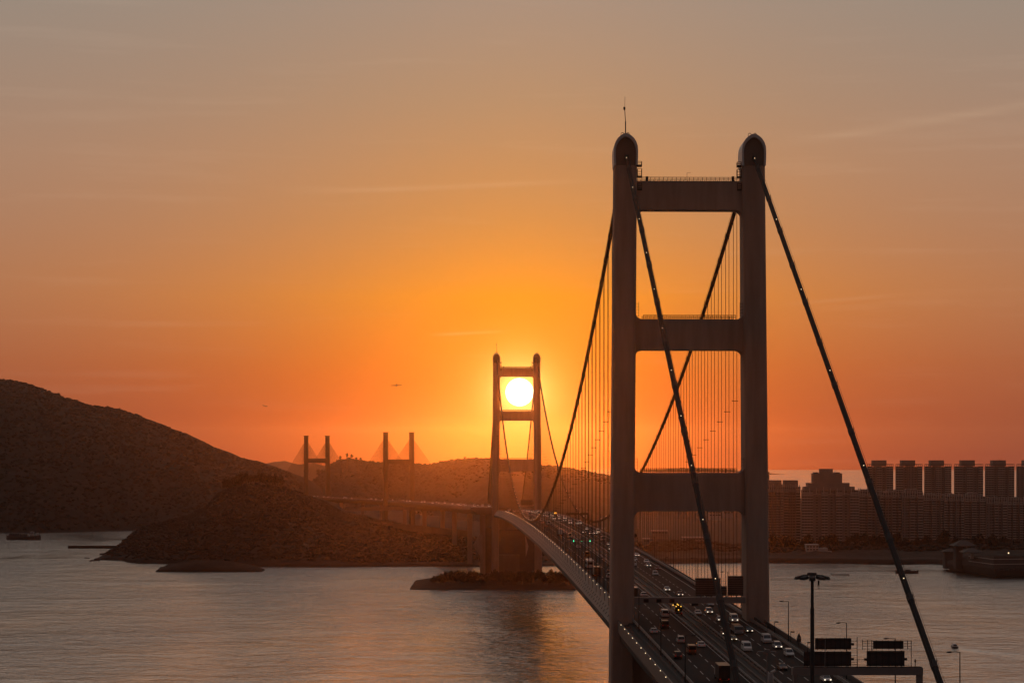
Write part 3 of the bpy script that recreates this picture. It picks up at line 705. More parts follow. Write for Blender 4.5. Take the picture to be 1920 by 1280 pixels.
#PART2
# ------------------------------------------------------------------ residential towers on the right
def tower_block(px0, px1, ytop, Y, label, steps=(), depth=22.0, frame=True, wallm='facade', open_top=False, group=None, base=3.0, nb=5):
    x0 = (px0-CX)/F*Y; x1 = (px1-CX)/F*Y; zt_ = CAMZ-(ytop-EYE)/F*Y
    o = thing('apartment_tower', label, 'apartment tower', ((x0+x1)/2, Y, base), 0, group)
    W = x1-x0; wl = MB(); bays = []
    pat = [0, 1.8, .6, 1.8, 0] if nb == 5 else [0, 1.6, 0, 2.2, 0, 1.6, 0]
    wd = [.24, .16, .20, .16, .24] if nb == 5 else [.16, .12, .14, .16, .14, .12, .16]
    x = x0; rb_ = random.Random(int(px0*3)); wd = [a*rb_.uniform(.75, 1.3) for a in wd]; wd = [a/sum(wd) for a in wd]; fl = rb_.choice((2.85, 3.05, 3.25)); skip = rb_.choice((0, 2, 4, 9, 9))
    for k, (p_, f_) in enumerate(zip(pat, wd)):
        xa, xb = x, x+W*f_; x = xb
        wl.box(xa, xb-.01, Y+p_*1.5, Y+(5.0 if k in (0, len(pat)-1) else depth*(.7 if k % 2 else 1)), base, zt_-(3.2 if open_top else 0)-(.6 if k % 2 else 0)); bays.append((xa, xb, Y+p_*1.5))
    wl.build('wall', M[wallm], o)
    bd = MB(); wn_ = MB(); z = zt_-(6.0 if open_top else 3.5)
    while z > base+6:
        for k, (xa, xb, yy) in enumerate(bays):
            if k == skip:
                wn_.box(xa+.8, xa+2.0, yy-.06, yy+.1, z+.7, z+2.2); wn_.box(xb-2.0, xb-.8, yy-.06, yy+.1, z+.7, z+2.2)
            elif k % 2 == 0:
                bd.box(xa+.3, xb-.3, yy-.75, yy-.01, z-.35, z+.75)
                m_ = max(1, int((xb-xa)/3.2)); s_ = (xb-xa)/m_
                for j in range(m_): wn_.box(xa+j*s_+.5, xa+(j+1)*s_-.5, yy-.06, yy+.1, z+.85, z+2.3)
            else:
                c = (xa+xb)/2; bd.box(c-1.5, c+1.5, yy-.25, yy-.01, z-.15, z+.15); wn_.box(c-1.1, c+1.1, yy-.07, yy+.1, z+.6, z+2.0)
        z -= fl
    bd.build('balcony_band', M['band'], o, kind='stuff', recalc=False); wn_.build('window', M['pane'], o, kind='stuff', recalc=False)
    if open_top:   # thin roof slab carried on short columns, sky showing between
        g = MB(); g.box(x0-.1, x1+.1, Y+.5, Y+2.2, zt_-.8, zt_)
        n_ = 14
        for i in range(n_+1):
            xx = x0+W*i/n_; g.box(xx-.25, xx+.25, Y+.8, Y+1.6, zt_-3.3, zt_-.8)
        g.build('roof_screen', M['facade'], o)
    elif frame:
        g = MB(); n_ = 9
        for i in range(n_):
            xx = x0+1+(W-2)*i/(n_-1); g.box(xx-.35, xx+.35, Y-.4, Y+.5, zt_-5.0, zt_+(2.0 if i % 3 else 3.4))
        g.box(x0+.5, x1-.5, Y-.6, Y-.41, zt_-5.6, zt_-4.9); g.build('crown_fins', M['band'], o)
    rr = random.Random(int(px0))
    for k in range(3 if not open_top else 0):
        xx = x0+W*rr.uniform(.08, .85); hh = rr.uniform(1.2, 3.2); wq = rr.uniform(1.5, 3.5)
        MB().box(xx, xx+wq, Y+3, Y+4.6, zt_-.6, zt_+hh).build('roof_tank', M[wallm], o)
    for (a, b_, yt, dd) in steps:
        xa = (a-CX)/F*Y; xb = (b_-CX)/F*Y; z1 = CAMZ-(yt-EYE)/F*Y
        MB().box(xa, xb, Y+dd, Y+depth-dd, zt_-.5 if not open_top else zt_-3, z1).build('roof_block', M[wallm], o)
    return o
GB = 'tall apartment towers of the back row'
for i, (a, b_) in enumerate(((1627, 1675), (1680, 1729.5), (1734, 1784), (1790, 1843.5), (1848, 1902), (1907, 1961))):
    c = (a+b_)/2
    nm = ['leftmost', 'second from the left', 'third from the left', 'fourth from the left', 'fifth, carrying roof aerials', 'last, cut off by the right edge'][i]
    o = tower_block(a, b_, 869.5, 3000+i*14, f'tall back-row tower with open roof screen, {nm}', steps=[(c-13, c+12, 862.5, 3), (c-10, c+9, 866, 6)], open_top=True, group=GB)
    if i == 4:
        g = MB(); q = at(1870, 862.5, 3062)
        for dx, h in ((-3, 1.5), (0, 2.2), (3, 3.0), (5, 1.6)): g.tube([(q.x+dx, q.y, q.z-.3), (q.x+dx+1.2, q.y, q.z+h)], .14, 4)
        g.build('roof_aerial', M['dsteel'], o, kind='stuff')
GF = 'apartment towers of the front row'
fr = [(1438, 1469, 912, [(1441, 1466, 900, 3)], 'front-row tower beside the near bridge leg with a boxy plant room'),
      (1469.4, 1501, 912, [(1471, 1497, 900, 3)], 'front-row tower with a boxy plant room, second right of the near bridge leg'),
      (1611.5, 1650, 920, [(1616, 1628, 917, 4)], 'plain front-row tower just right of the stepped pyramid tower'),
      (1650.4, 1691, 922, [(1664, 1674, 919, 5)], 'front-row tower crossed by the right bridge cable'),
      (1691.4, 1731, 923, [(1700, 1722, 917, 5)], 'front-row tower below the second back tower'),
      (1731.4, 1770, 928, [(1742, 1756, 925, 5)], 'front-row tower below the third back tower'),
      (1770.4, 1808, 929, [(1784, 1796, 926, 5)], 'front-row tower under the gap between third and fourth back towers'),
      (1808.4, 1849, 930, [(1816, 1836, 924, 5)], 'front-row tower below the fourth back tower'),
      (1849.4, 1889, 935, [(1860, 1874, 931, 5)], 'front-row tower below the back tower with aerials'),
      (1889.4, 1930, 936, [(1898, 1915, 932, 5)], 'front-row tower at the right edge of the view')]
for i, (a, b_, yt, st, lb) in enumerate(fr):
    tower_block(a, b_, yt, 2620+i*2.0+(i % 2)*7, lb, steps=st, wallm=('facade', 'facade2')[i % 2], group=GF, nb=5 if i % 3 else 7)
tower_block(1503, 1611, 918, 2600, 'broad front-row tower stepping up to a block like a pyramid', steps=[(1509, 1603, 912, 1), (1515, 1593.5, 905, 2), (1525, 1580, 887, 4), (1528, 1536, 885, 5), (1566, 1576, 885, 5), (1539, 1563, 878.5, 6)], nb=7, group=GF)
tower_block(1404, 1442.5, 884, 2900, 'slim tower half hidden behind the near right bridge leg', frame=False)
# windows on the pyramid's raised block
# low waterfront buildings
def low_building(px0, px1, y0, y1, Y, label, m='white', cat='building', roofs=()):
    a, b_ = at(px0, y1, Y), at(px1, y0, Y)
    o = thing('waterfront_building', label, cat, ((a.x+b_.x)/2, Y, a.z))
    MB().box(a.x, b_.x, Y, Y+14, a.z-6, b_.z).build('wall', M[m], o)
    w_ = MB(); n_ = max(2, int((b_.x-a.x)/3.4)); st = (b_.x-a.x)/n_; z = b_.z-2.6
    while z > a.z:
        for j in range(n_): w_.box(a.x+j*st+.6, a.x+(j+1)*st-.6, Y-.05, Y+.1, z, z+1.3)
        z -= 3.2
    w_.build('window', M['pane'], o, kind='stuff', recalc=False)
    MB().box(a.x-.5, b_.x+.5, Y-.6, Y+14.6, b_.z, b_.z+.4).build('roof', M['band'], o)
    return o
o = low_building(1512, 1535, 1021, 1042, 2470, 'pale stepped building on the sea wall, three storeys high')
for (a, b_, yt) in ((1535.2, 1552, 1027), (1552.2, 1560, 1033), (1560.2, 1576, 1038)):
    p, q = at(a, 1042, 2472), at(b_, yt, 2472); MB().box(p.x, q.x, 2472, 2486, p.z-5, q.z).build('wing', M['white'], o)
low_building(1280, 1322, 1007, 1018, 2600, 'low pale building on the shore seen through the near tower', 'facade')
low_building(1330, 1352, 957.5, 966, 2900, 'bright block high on the slope seen under the lowest tower beam', 'white')
low_building(1357, 1376, 957.5, 963, 2910, 'small bright block right of its neighbour under the tower beam', 'white')
low_building(1222, 1252, 995, 1003, 2700, 'low long building left of the shore buildings, behind the hangers', 'facade')
low_building(1206, 1218, 1010, 1017, 2560, 'tiny shed on the shore beside the near left leg', 'facade')
sw = MB()
a, b_ = at(1400, 1049, 2432), at(1780, 1049, 2432)
for i in range(38):
    x = a.x+(b_.x-a.x)*i/38; xe = a.x+(b_.x-a.x)*(i+1)/38; sw.box(x, xe-.15, 2430+2*math.sin(i*.4), 2434+2*math.sin(i*.4), -1, 4.4)
o = sw.build('sea_wall', M['concrete2']); o['label'] = 'long pale sea wall along the residential shore'; o['category'] = 'sea wall'; o['kind'] = 'stuff'

# ark-shaped waterfront building
ark = thing('ark_building', 'huge ship-shaped building with hipped roofs on the waterfront at right', 'building', (450, 2090, 0))
plan = [(430, 2201), (439, 2140), (449, 2076), (479, 2084), (520, 2096), (560, 2110), (560, 2200), (470, 2240)]
def zz(i): return [10.0, 17.5, 20.6, 20.2, 15.5, 14.5, 14.5, 12.0][i]
r0 = [(x+(3 if i < 3 else 0), y+4, 1.0) for i, (x, y) in enumerate(plan)]; r1 = [(x, y, 9.0 if i else 7.0) for i, (x, y) in enumerate(plan)]; r2 = [(x, y, zz(i)) for i, (x, y) in enumerate(plan)]
MB().loft([r0, r1, r2]).build('hull', M['arkwall'], ark)
g = MB(); g.loft([[(x-1.2 if i < 3 else x, y-2.0, z) for i, (x, y) in enumerate(plan)] for z in (-1.5, 1.4)]); g.build('quay', M['rock'], ark)
for i in range(2, 5):
    (xa, ya), (xb, yb) = plan[i], plan[i+1]
    for k in range(6):
        f = (k+.5)/6; g = MB(); x = xa+(xb-xa)*f; y = ya+(yb-ya)*f; g.box(x-1.7, x+1.7, y-.5, y+.3, 7.0, 8.6); g.build('window', M['pane'], ark)
for k, (za, zb) in enumerate(((17.3, 17.9), (12.6, 13.2))):
    MB().loft([[(plan[i][0]-.35, plan[i][1]-.5, z) for i in (1, 2, 3, 4)]+[(plan[i][0]+.5, plan[i][1]+.9, z) for i in (4, 3, 2, 1)] for z in (za, zb)]).build('hull_strake', M['band'], ark)
t0, t1 = at(1792, 1066, 2160), at(1805, 1024, 2160)
MB().box(t0.x, t1.x, 2160, 2172, t0.z, t1.z).build('tower_wall', M['arkwall'], ark)
def hip(x0, x1, y0, y1, z0, z1, rx, par):
    xm0, xm1, ym = (x0+x1)/2-rx, (x0+x1)/2+rx, (y0+y1)/2
    MB().add([(x0, y0, z0), (x1, y0, z0), (x1, y1, z0), (x0, y1, z0), (xm0, ym, z1), (xm1, ym, z1), (x0, y0, z0-.6), (x1, y0, z0-.6), (x1, y1, z0-.6), (x0, y1, z0-.6)],
             [(0, 1, 5, 4), (1, 2, 5), (2, 3, 4, 5), (3, 0, 4), (6, 9, 8, 7), (0, 6, 7, 1), (1, 7, 8, 2), (2, 8, 9, 3), (3, 9, 6, 0)]).build('roof', M['roofm'], par)
c = at(1806, 1022, 2166); hip(c.x-11.5, c.x+11.5, 2154, 2178, c.z, at(0, 1012, 2166).z, 2.5, ark)
c = at(1822, 1034, 2125); hip(c.x-10, c.x+10, 2114, 2136, c.z, at(0, 1026.5, 2125).z, 1.5, ark)
MB().box(c.x-1.2, c.x+1.2, 2122, 2126, 16, c.z-.5).build('post', M['white'], ark)
c = at(1781, 1033, 2230); hip(c.x-8, c.x+8, 2222, 2238, c.z, c.z+3, 1.5, ark)
MB().box(c.x-6, c.x+6, 2224, 2236, 1, c.z-.6).build('side_pavilion', M['arkwall'], ark)
q = at(1891, 1037, 2170)
MB().tube([(q.x, q.y, 8), (q.x, q.y, q.z)], .15, 5).build('mast', M['dsteel'], ark); MB().box(q.x-.45, q.x+.45, q.y-.5, q.y+.5, q.z, q.z+.9).build('mast_light', M['lampw'], ark)

# ------------------------------------------------------------------ vessels, breakwater, rocks
def hull_mesh(x0, x1, y, wdt, z1, bow=1.6):
    m = MB(); n_ = 9; rg = []
    for i in range(n_):
        u = i/(n_-1); x = x0+(x1-x0)*u; e = min(1, (min(u, 1-u)/.12)**.6) if 0 < u < 1 else .15
        h = z1*(1+.35*abs(2*u-1)**3)
        rg.append([(x, y-wdt/2*e*.8, -.4), (x, y-wdt/2*e, h), (x, y+wdt/2*e, h), (x, y+wdt/2*e*.8, -.4)])
    return m.loft(rg)
wb = thing('work_boat', 'dark flat work barge with deckhouses and masts near the left edge', 'barge', (-660, 3003, 0))
x0, x1 = (12-CX)/F*3003, (76.5-CX)/F*3003
hull_mesh(x0, x1, 3003, 13, 4.6).build('hull', M['hull'], wb)
for a, b_, h in ((.08, .38, 8.6), (.40, .62, 7.8), (.70, .80, 10.6), (.86, .92, 9.0)):
    MB().box(x0+(x1-x0)*a, x0+(x1-x0)*b_, 3000, 3007, 4.4, h).build('deckhouse', M['hull'] if a < .7 else M['steel'], wb)
for a in (.12, .36, .66, .82, .95):
    x = x0+(x1-x0)*a; MB().tube([(x, 3002, 4), (x, 3002, 12.4)], .22, 5).build('mast', M['dsteel'], wb)
MB().tube([(x0+(x1-x0)*.66, 3002, 11), (x0+(x1-x0)*.42, 3002, 8.5)], .2, 5).build('crane_jib', M['dsteel'], wb)
for a in (.73, .78, .89): 
    x = x0+(x1-x0)*a; MB().box(x-.5, x+.5, 2999.6, 2999.9, 6.0, 7.6).build('cabin_window', M['boatw'], wb)
bg_ = thing('low_barge', 'low dark unlit barge drifting just behind the right cable', 'barge', (384, 2162, 0))
hull_mesh((1679-CX)/F*2162, (1722-CX)/F*2162, 2162, 7, 2.4).build('hull', M['hull'], bg_)
MB().box((1697-CX)/F*2162, (1707-CX)/F*2162, 2161, 2164, 2.2, 3.6).build('deck_cargo', M['hull'], bg_)
fp = MB()
for i in range(9):
    x = (1559+i*3.8-CX)/F*2130; fp.box(x, x+1.6, 2130, 2132.5, -.3, .7)
o = fp.build('floating_boom', M['hull'], kind='stuff'); o['label'] = 'faint floating boom on the water right of the high mast lamp'; o['category'] = 'boom'
mbt = thing('motor_boat', 'small dark motor boat with a cabin on open water at right', 'boat', (265, 1333, 0))
hm = MB(); hm.loft([[(263.3, 1330, .9), (266.7, 1330, .9), (266.2, 1330, -.2), (263.8, 1330, -.2)], [(263.2, 1336, 1.1), (266.8, 1336, 1.1), (266.3, 1336, -.2), (263.7, 1336, -.2)], [(264.8, 1341, 1.6), (265.2, 1341, 1.6), (265.1, 1341, 0), (264.9, 1341, 0)]]); hm.build('hull', M['hull'], mbt)
MB().frus((263.8, 266.2, 1332, 1336), (264.2, 265.8, 1332.6, 1335.6), 1.0, 2.5).build('cabin', M['boatw'], mbt)
MB().box(263.9, 266.1, 1331.85, 1331.97, 1.4, 2.1).build('window', M['pane'], mbt)
def wake(x, y, dx, dy, n_, w_, label):
    g = MB()
    for sgn in (-1, 1):
        vs = []; px_, py_ = -dy, dx
        for i in range(n_):
            u = i/(n_-1); c0 = x+dx*u*1.0+px_*sgn*u*.10; c1 = y+dy*u+py_*sgn*u*.10; hw = w_*(1-u)*.9+.1
            vs += [(c0-.2*px_/abs(dy+dx)*hw, c1-hw, 0.01), (c0, c1, .30*(1-u)+.03), (c0, c1+hw, .01)]
        g.add(vs, [(3*i+k, 3*i+k+1, 3*i+k+4, 3*i+k+3) for i in range(n_-1) for k in (0, 1)])
    o = g.build('wake', wm, kind='stuff'); o['label'] = label; o['category'] = 'wake'
wake(266, 1328, 48, -85, 14, 1.8, 'thin wake trailing behind the small motor boat')
bw = thing('breakwater', 'straight dark breakwater jutting left from the wooded headland', 'breakwater', (-515, 2733, 0))
MB().frus(((128-CX)/F*2733, (222-CX)/F*2733, 2728, 2738), ((128.5-CX)/F*2733, (222-CX)/F*2733, 2729.5, 2736.5), -1, 3.0).build('wall', M['rock'], bw)
for px in (131, 149): 
    x = (px-CX)/F*2733; MB().tube([(x, 2733, 3), (x, 2733, 6.2)], .16, 5).build('marker_post', M['dsteel'], bw)
rk = [(163, 1046, 5, .7, 'long thin flat rock awash, farthest left of the headland tip'), (172, 1051.5, 4, 1.3, 'low dark rock standing just off the headland tip'), (181, 1050.5, 5.5, 2.6, 'taller pointed rock close beside the headland tip'), (195, 1039.5, 9, 2.0, 'narrow finger of rock above the headland tip')]
for px, py, hw, h, lb in rk:
    Y = CAMZ*F/(py-EYE); x = (px-CX)/F*Y; s_ = hw/F*Y
    bm = bmesh.new(); bmesh.ops.create_icosphere(bm, subdivisions=3, radius=1)
    for v in bm.verts:
        n_ = float(fbm(np.array([v.co.x*40+px]), np.array([v.co.y*40+v.co.z*30]), 30, 3, 4)[0]); v.co *= 1+.35*n_
        v.co = Vector((x+v.co.x*s_, Y+v.co.y*5, v.co.z*h))
    me = bpy.data.meshes.new('rock'); bm.to_mesh(me); bm.free(); me.materials.append(M['rock'])
    o = link('rock', me); o['label'] = lb; o['category'] = 'rock'

# ------------------------------------------------------------------ trees that can be told apart
def tree_proto(name, seed, h, spread):
    rnd = random.Random(seed); root = thing(name, '', 'tree')
    tk = MB(); tk.tube([(0, 0, -1), (.1, 0, h*.25), (.2, .1, h*.5), (0, 0, h*.75)], [.35, .28, .2, .1], 6)
    cl = []
    for k in range(9):
        a = rnd.random()*6.28; r_ = spread*.55*rnd.random(); z = h*(.45+.45*rnd.random()); c = Vector((r_*math.cos(a), r_*math.sin(a), z)); cl.append((c, spread*(.28+.2*rnd.random())))
        tk.tube([(.1, 0, h*.35), c], [.12, .05], 4)
    tk.build('trunk', M['bark'], root)
    g = MB()
    for c, r_ in cl:
        for i in range(60):
            d = Vector((rnd.gauss(0, 1), rnd.gauss(0, 1), rnd.gauss(0, .8))).normalized()*r_*(.55+.5*rnd.random()); p = c+d
            u = Vector((rnd.gauss(0, 1), rnd.gauss(0, 1), rnd.gauss(0, 1))).normalized()*.42; v = u.cross(Vector((rnd.gauss(0, 1), rnd.gauss(0, 1), rnd.gauss(0, 1)))).normalized()*.34
            g.add([p-u, p+v, p+u, p-v], [(0, 1, 2, 3)])
    g.build('crown', M['leaf'], root, recalc=False)
    return root
protos = [tree_proto('broadleaf_tree', 3, 7.5, 4.5), tree_proto('broadleaf_tree', 8, 6.0, 4.8), tree_proto('slender_tree', 5, 9.5, 3.2)]
rnd = random.Random(12)
spots = []
for k in range(62):
    px = 813+k*4.3+rnd.uniform(-2.5, 2.5); Y = rnd.uniform(1912, 1950); x = (px-CX)/F*Y
    spots.append((x, Y, 3.6, rnd.choice([0, 1, 1, 0]), rnd.uniform(.95, 1.45)*(.75 if k < 3 else 1), 'bushy dark tree on the islet round the far tower', 'trees on the islet'))
for px, yg, hpx in ((597, 892, 13), (604, 890, 10), (613, 884, 8), (627, 872, 8), (638, 862, 9), (651, 858, 9), (659, 858, 8), (668, 861, 7), (676, 861, 6), (694, 865, 5), (716, 867, 4), (738, 867, 5)):
    Y = 4940; p = at(px, yg, Y); spots.append((p.x, Y, p.z-3, 2 if hpx > 8 else 0, hpx/F*Y/8.0, 'tree standing up from the skyline of the hill between the stayed towers', 'skyline trees between the stayed towers'))
for px in (422, 430, 437, 445, 452, 461, 470, 478, 486, 495, 505, 516, 528):
    Y = 2630; p = at(px, float(interp(px, FH))+1, Y); spots.append((p.x, Y, p.z-2, rnd.choice([0, 1]), rnd.uniform(1.3, 2.0), 'rounded tree on the crest of the low headland', 'trees on the headland crest'))
for k in range(26):
    px = 1450+k*17+rnd.uniform(-6, 6); Y = rnd.uniform(2500, 2580); spots.append(((px-CX)/F*Y, Y, 8, rnd.choice([0, 1]), rnd.uniform(1.5, 2.4), 'full dark tree on the foreshore below the apartment towers', 'trees below the apartment towers'))
used = set()
for (x, Y, z, k, sc_, lb, gp) in spots:
    p = protos[k]; rz = rnd.uniform(0, 6.28)
    if k not in used:
        used.add(k); p.location = (x, Y, z); p.rotation_euler = (0, 0, rz); p.scale = (sc_,)*3; p['label'] = lb; p['group'] = gp
    else: copy_tree(p, (x, Y, z), (0, 0, rz), lb, gp, (sc_*rnd.uniform(.9, 1.2), sc_, sc_*rnd.uniform(.9, 1.15)))

# ------------------------------------------------------------------ gantries, lamps, posts, signs
def panel(parent, x0, x1, z0, z1, Y, name='sign_panel', ribs=6, thick=.18):
    o = MB().box(x0, x1, Y, Y+thick, z0, z1).build(name, M['sign'], parent)
    g = MB()
    for i in range(ribs):
        x = x0+(x1-x0)*(i+.5)/ribs; g.box(x-.05, x+.05, Y-.1, Y-.003, z0-.15, z1+.15)
    for z in (z0+.15*(z1-z0), z0+.85*(z1-z0)): g.box(x0+.03, x1-.03, Y-.16, Y-.105, z-.05, z+.05)
    g.build('stiffener', M['dsteel'], o)
    return o
def pz(py, Y): return CAMZ-(py-EYE)/F*Y
def pxx(px, Y): return (px-CX)/F*Y
# big gantry at bottom right
Y = 424.0
ga = thing('sign_gantry', 'grey box-beam gantry at bottom right carrying two stacked pairs of sign boards', 'gantry', (pxx(1600, Y), Y, 66), 0, 'gantries over the road')
xa, xb = pxx(1486, Y), pxx(1731, Y); zb0, zb1 = pz(1265, Y), pz(1251, Y)
MB().box(xa, xb, Y, Y+1.6, zb0, zb1).build('beam', M['gantry'], ga)
MB().box(xa+.3, xb-.2, Y+.1, Y+1.5, zb1+.003, zb1+.12).build('walkway', M['dsteel'], ga)
MB().box(xb-1.15, xb-.02, Y+.2, Y+1.4, zr(Y)-3, zb0-.002).build('post', M['gantry'], ga)
MB().box(xa+.2, xa+1.0, Y+.2, Y+1.4, zr(Y)-1, zb0-.002).build('post', M['gantry'], ga)
for (p0, p1, y0, y1, rb) in ((1529, 1597, 1196, 1218, 8), (1508, 1597, 1221, 1249.5, 7), (1638, 1695, 1201, 1217, 5), (1626, 1697, 1220, 1249.5, 6)):
    panel(ga, pxx(p0, Y), pxx(p1, Y), pz(y1, Y)+.1, pz(y0, Y), Y+.5, ribs=rb)
def ladder_frame(p0, p1, y0, y1, vs_, hs_, name):
    g = MB()
    for px in vs_: g.tube([(pxx(px, Y), Y+.2, pz(y1, Y)), (pxx(px, Y), Y+.2, pz(y0, Y))], .065, 5)
    for py in hs_: g.tube([(pxx(p0, Y), Y+.2, pz(py, Y)), (pxx(p1, Y), Y+.2, pz(py, Y))], .05, 4)
    g.build(name, M['dsteel'], ga)
ladder_frame(1597, 1608, 1193, 1250, (1607.5,), (1201, 1215, 1227.5, 1241, 1245), 'access_ladder')
ladder_frame(1507, 1522, 1223, 1250, (1508, 1521), (1227, 1239), 'access_ladder')
ladder_frame(1617, 1638, 1199, 1217, (1617.5,), (1201, 1206, 1211, 1216), 'maintenance_cage')
ladder_frame(1626, 1636, 1199, 1222, (1627, 1635), (1201,), 'maintenance_cage')
ladder_frame(1695, 1710, 1200, 1250, (1709,), (1201, 1206, 1211, 1216, 1246), 'maintenance_cage')
ladder_frame(1700, 1703, 1200, 1217, (1702,), (1201,), 'maintenance_cage')
ladder_frame(1598, 1626, 1234, 1250, (1608,), (1236, 1246), 'guard_rail')
for px, py in ((1599, 1207), (1599, 1235), (1623, 1235.5), (1698.5, 1235)):
    MB().box(pxx(px, Y)-.22, pxx(px, Y)+.22, Y-.1, Y+.5, pz(py, Y)-.22, pz(py, Y)+.22).build('floodlight', M['dsteel'], ga)
MB().tube([(pxx(1717.5, Y), Y+.8, zb1), (pxx(1717.5, Y), Y+.8, pz(1235, Y))], .09, 5).box(pxx(1717.5, Y)-.15, pxx(1717.5, Y)+.15, Y+.6, Y+1.0, pz(1241, Y), pz(1238, Y)).build('camera_post', M['dsteel'], ga)
for px in (1547, ): MB().tube([(pxx(px, Y)-.1, Y-.35, pz(1252, Y)), (pxx(px, Y), Y-.35, pz(1198, Y))], .08, 5).build('support_tube', M['rail'], ga)
# gantry between the near tower's legs
Y = 626.0
gb = thing('sign_gantry', 'grey gantry beam between the near tower legs with lane signals and sign boards', 'gantry', (pxx(1293, Y), Y, 69), 0, 'gantries over the road')
MB().box(pxx(1187, Y), pxx(1397, Y), Y-1, Y+.6, pz(1130, Y), pz(1118.5, Y)).build('beam', M['gantry'], gb)
for px in (1211, 1235, 1259.5):
    MB().box(pxx(px-4.6, Y), pxx(px+4.6, Y), Y-1.25, Y-1.003, pz(1128, Y), pz(1122, Y)).build('lane_signal', M['vent'], gb)
MB().box(pxx(1296, Y), pxx(1309, Y), Y-1.0, Y-.5, pz(1135, Y), pz(1130.2, Y)).build('lane_signal', M['dsteel'], gb)
for (p0, p1, y0, y1) in ((1304, 1351, 1083, 1117), (1351.3, 1363, 1098, 1117), (1364.5, 1393.5, 1079, 1117)):
    o = panel(gb, pxx(p0, Y), pxx(p1, Y), pz(y1, Y)+.15, pz(y0, Y), Y-.2, ribs=3)
    g = MB()
    k = 0; z = pz(y1, Y)+.6
    while z < pz(y0, Y)-.3: g.box(pxx(p0, Y)+.05, pxx(p1, Y)-.05, Y-.45, Y-.38, z, z+.09); z += .62
    g.build('cross_rail', M['rail'], o)
g = MB()
for px in (1353, 1357, 1361): g.tube([(pxx(px, Y), Y, pz(1117, Y)), (pxx(px, Y), Y, pz(1083, Y))], .06, 4)
for py in (1084, 1089, 1094): g.tube([(pxx(1351, Y), Y, pz(py, Y)), (pxx(1363, Y), Y, pz(py, Y))], .05, 4)
g.build('maintenance_cage', M['rail'], gb)
g = MB()
for i in range(9): x = pxx(1314+i*9.5, Y); g.box(x-.12, x+.12, Y-.8, Y-.5, pz(1118.5, Y), pz(1116, Y))
g.build('sign_bracket', M['dsteel'], gb, kind='stuff')
# lane-signal gantry with green lights
Y = 950.0
gc = thing('signal_gantry', 'slim gantry with three green lane signals beyond the near tower', 'gantry', (61, Y, 75), 0, 'gantries over the road')
p = P(Y, -17.2, 0); q = P(Y, -2.6, 0)
MB().box(p[0], q[0], Y, Y+.6, zr(Y)+5.6, zr(Y)+6.4).build('beam', M['gantry'], gc)
for xx in (p[0], q[0]-.3): MB().box(xx, xx+.35, Y+.05, Y+.55, zr(Y), zr(Y)+5.597).build('post', M['gantry'], gc)
for w in (-13.2, -9.7, -6.2):
    c = P(Y, w, 0); o = MB().box(c[0]-.55, c[0]+.55, Y-.3, Y-.003, zr(Y)+5.4, zr(Y)+6.7).build('lane_signal', M['vent'], gc)
    MB().box(c[0]-.09, c[0]+.09, Y-.36, Y-.303, zr(Y)+5.75, zr(Y)+6.45).add([(c[0]-.36, Y-.34, zr(Y)+5.95), (c[0]+.36, Y-.34, zr(Y)+5.95), (c[0], Y-.34, zr(Y)+5.55)], [(0, 1, 2)]).build('green_arrow', M['green'], o)
Y = 1312.0
gd = thing('signal_gantry', 'dark cantilever gantry reaching over the right carriageway before midspan', 'gantry', (88, Y, 75), 0, 'gantries over the road')
p = P(Y, 17, 0); q = P(Y, 4.5, 0)
MB().box(q[0], p[0]+1, Y, Y+.8, zr(Y)+6.3, zr(Y)+7.4).build('beam', M['dsteel'], gd)
MB().box(p[0], p[0]+1.1, Y+.05, Y+.75, zr(Y)-.5, zr(Y)+6.297).build('post', M['dsteel'], gd)
for w in (6.2, 9.8, 13.4):
    c = P(Y, w, 0); MB().box(c[0]-.6, c[0]+.6, Y-.3, Y-.003, zr(Y)+5.9, zr(Y)+7.2).build('lane_signal', M['dsteel'], gd)
Y = 1715.0
ge = thing('sign_gantry', 'sign board on a gantry between the legs of the far tower', 'gantry', (66, Y, 70), 0, 'gantries over the road')
MB().box(pxx(974, Y), pxx(1002, Y), Y, Y+.6, zr(Y)+5.8, zr(Y)+6.8).build('beam', M['gantry'], ge)
MB().box(pxx(976, Y), pxx(999, Y), Y-.3, Y-.003, zr(Y)+6.2, zr(Y)+10.4).build('sign_panel', M['sign'], ge)
for px in (974, 1002): MB().box(pxx(px, Y)-.3, pxx(px, Y)+.3, Y+.05, Y+.55, zr(Y), zr(Y)+5.797).build('post', M['gantry'], ge)

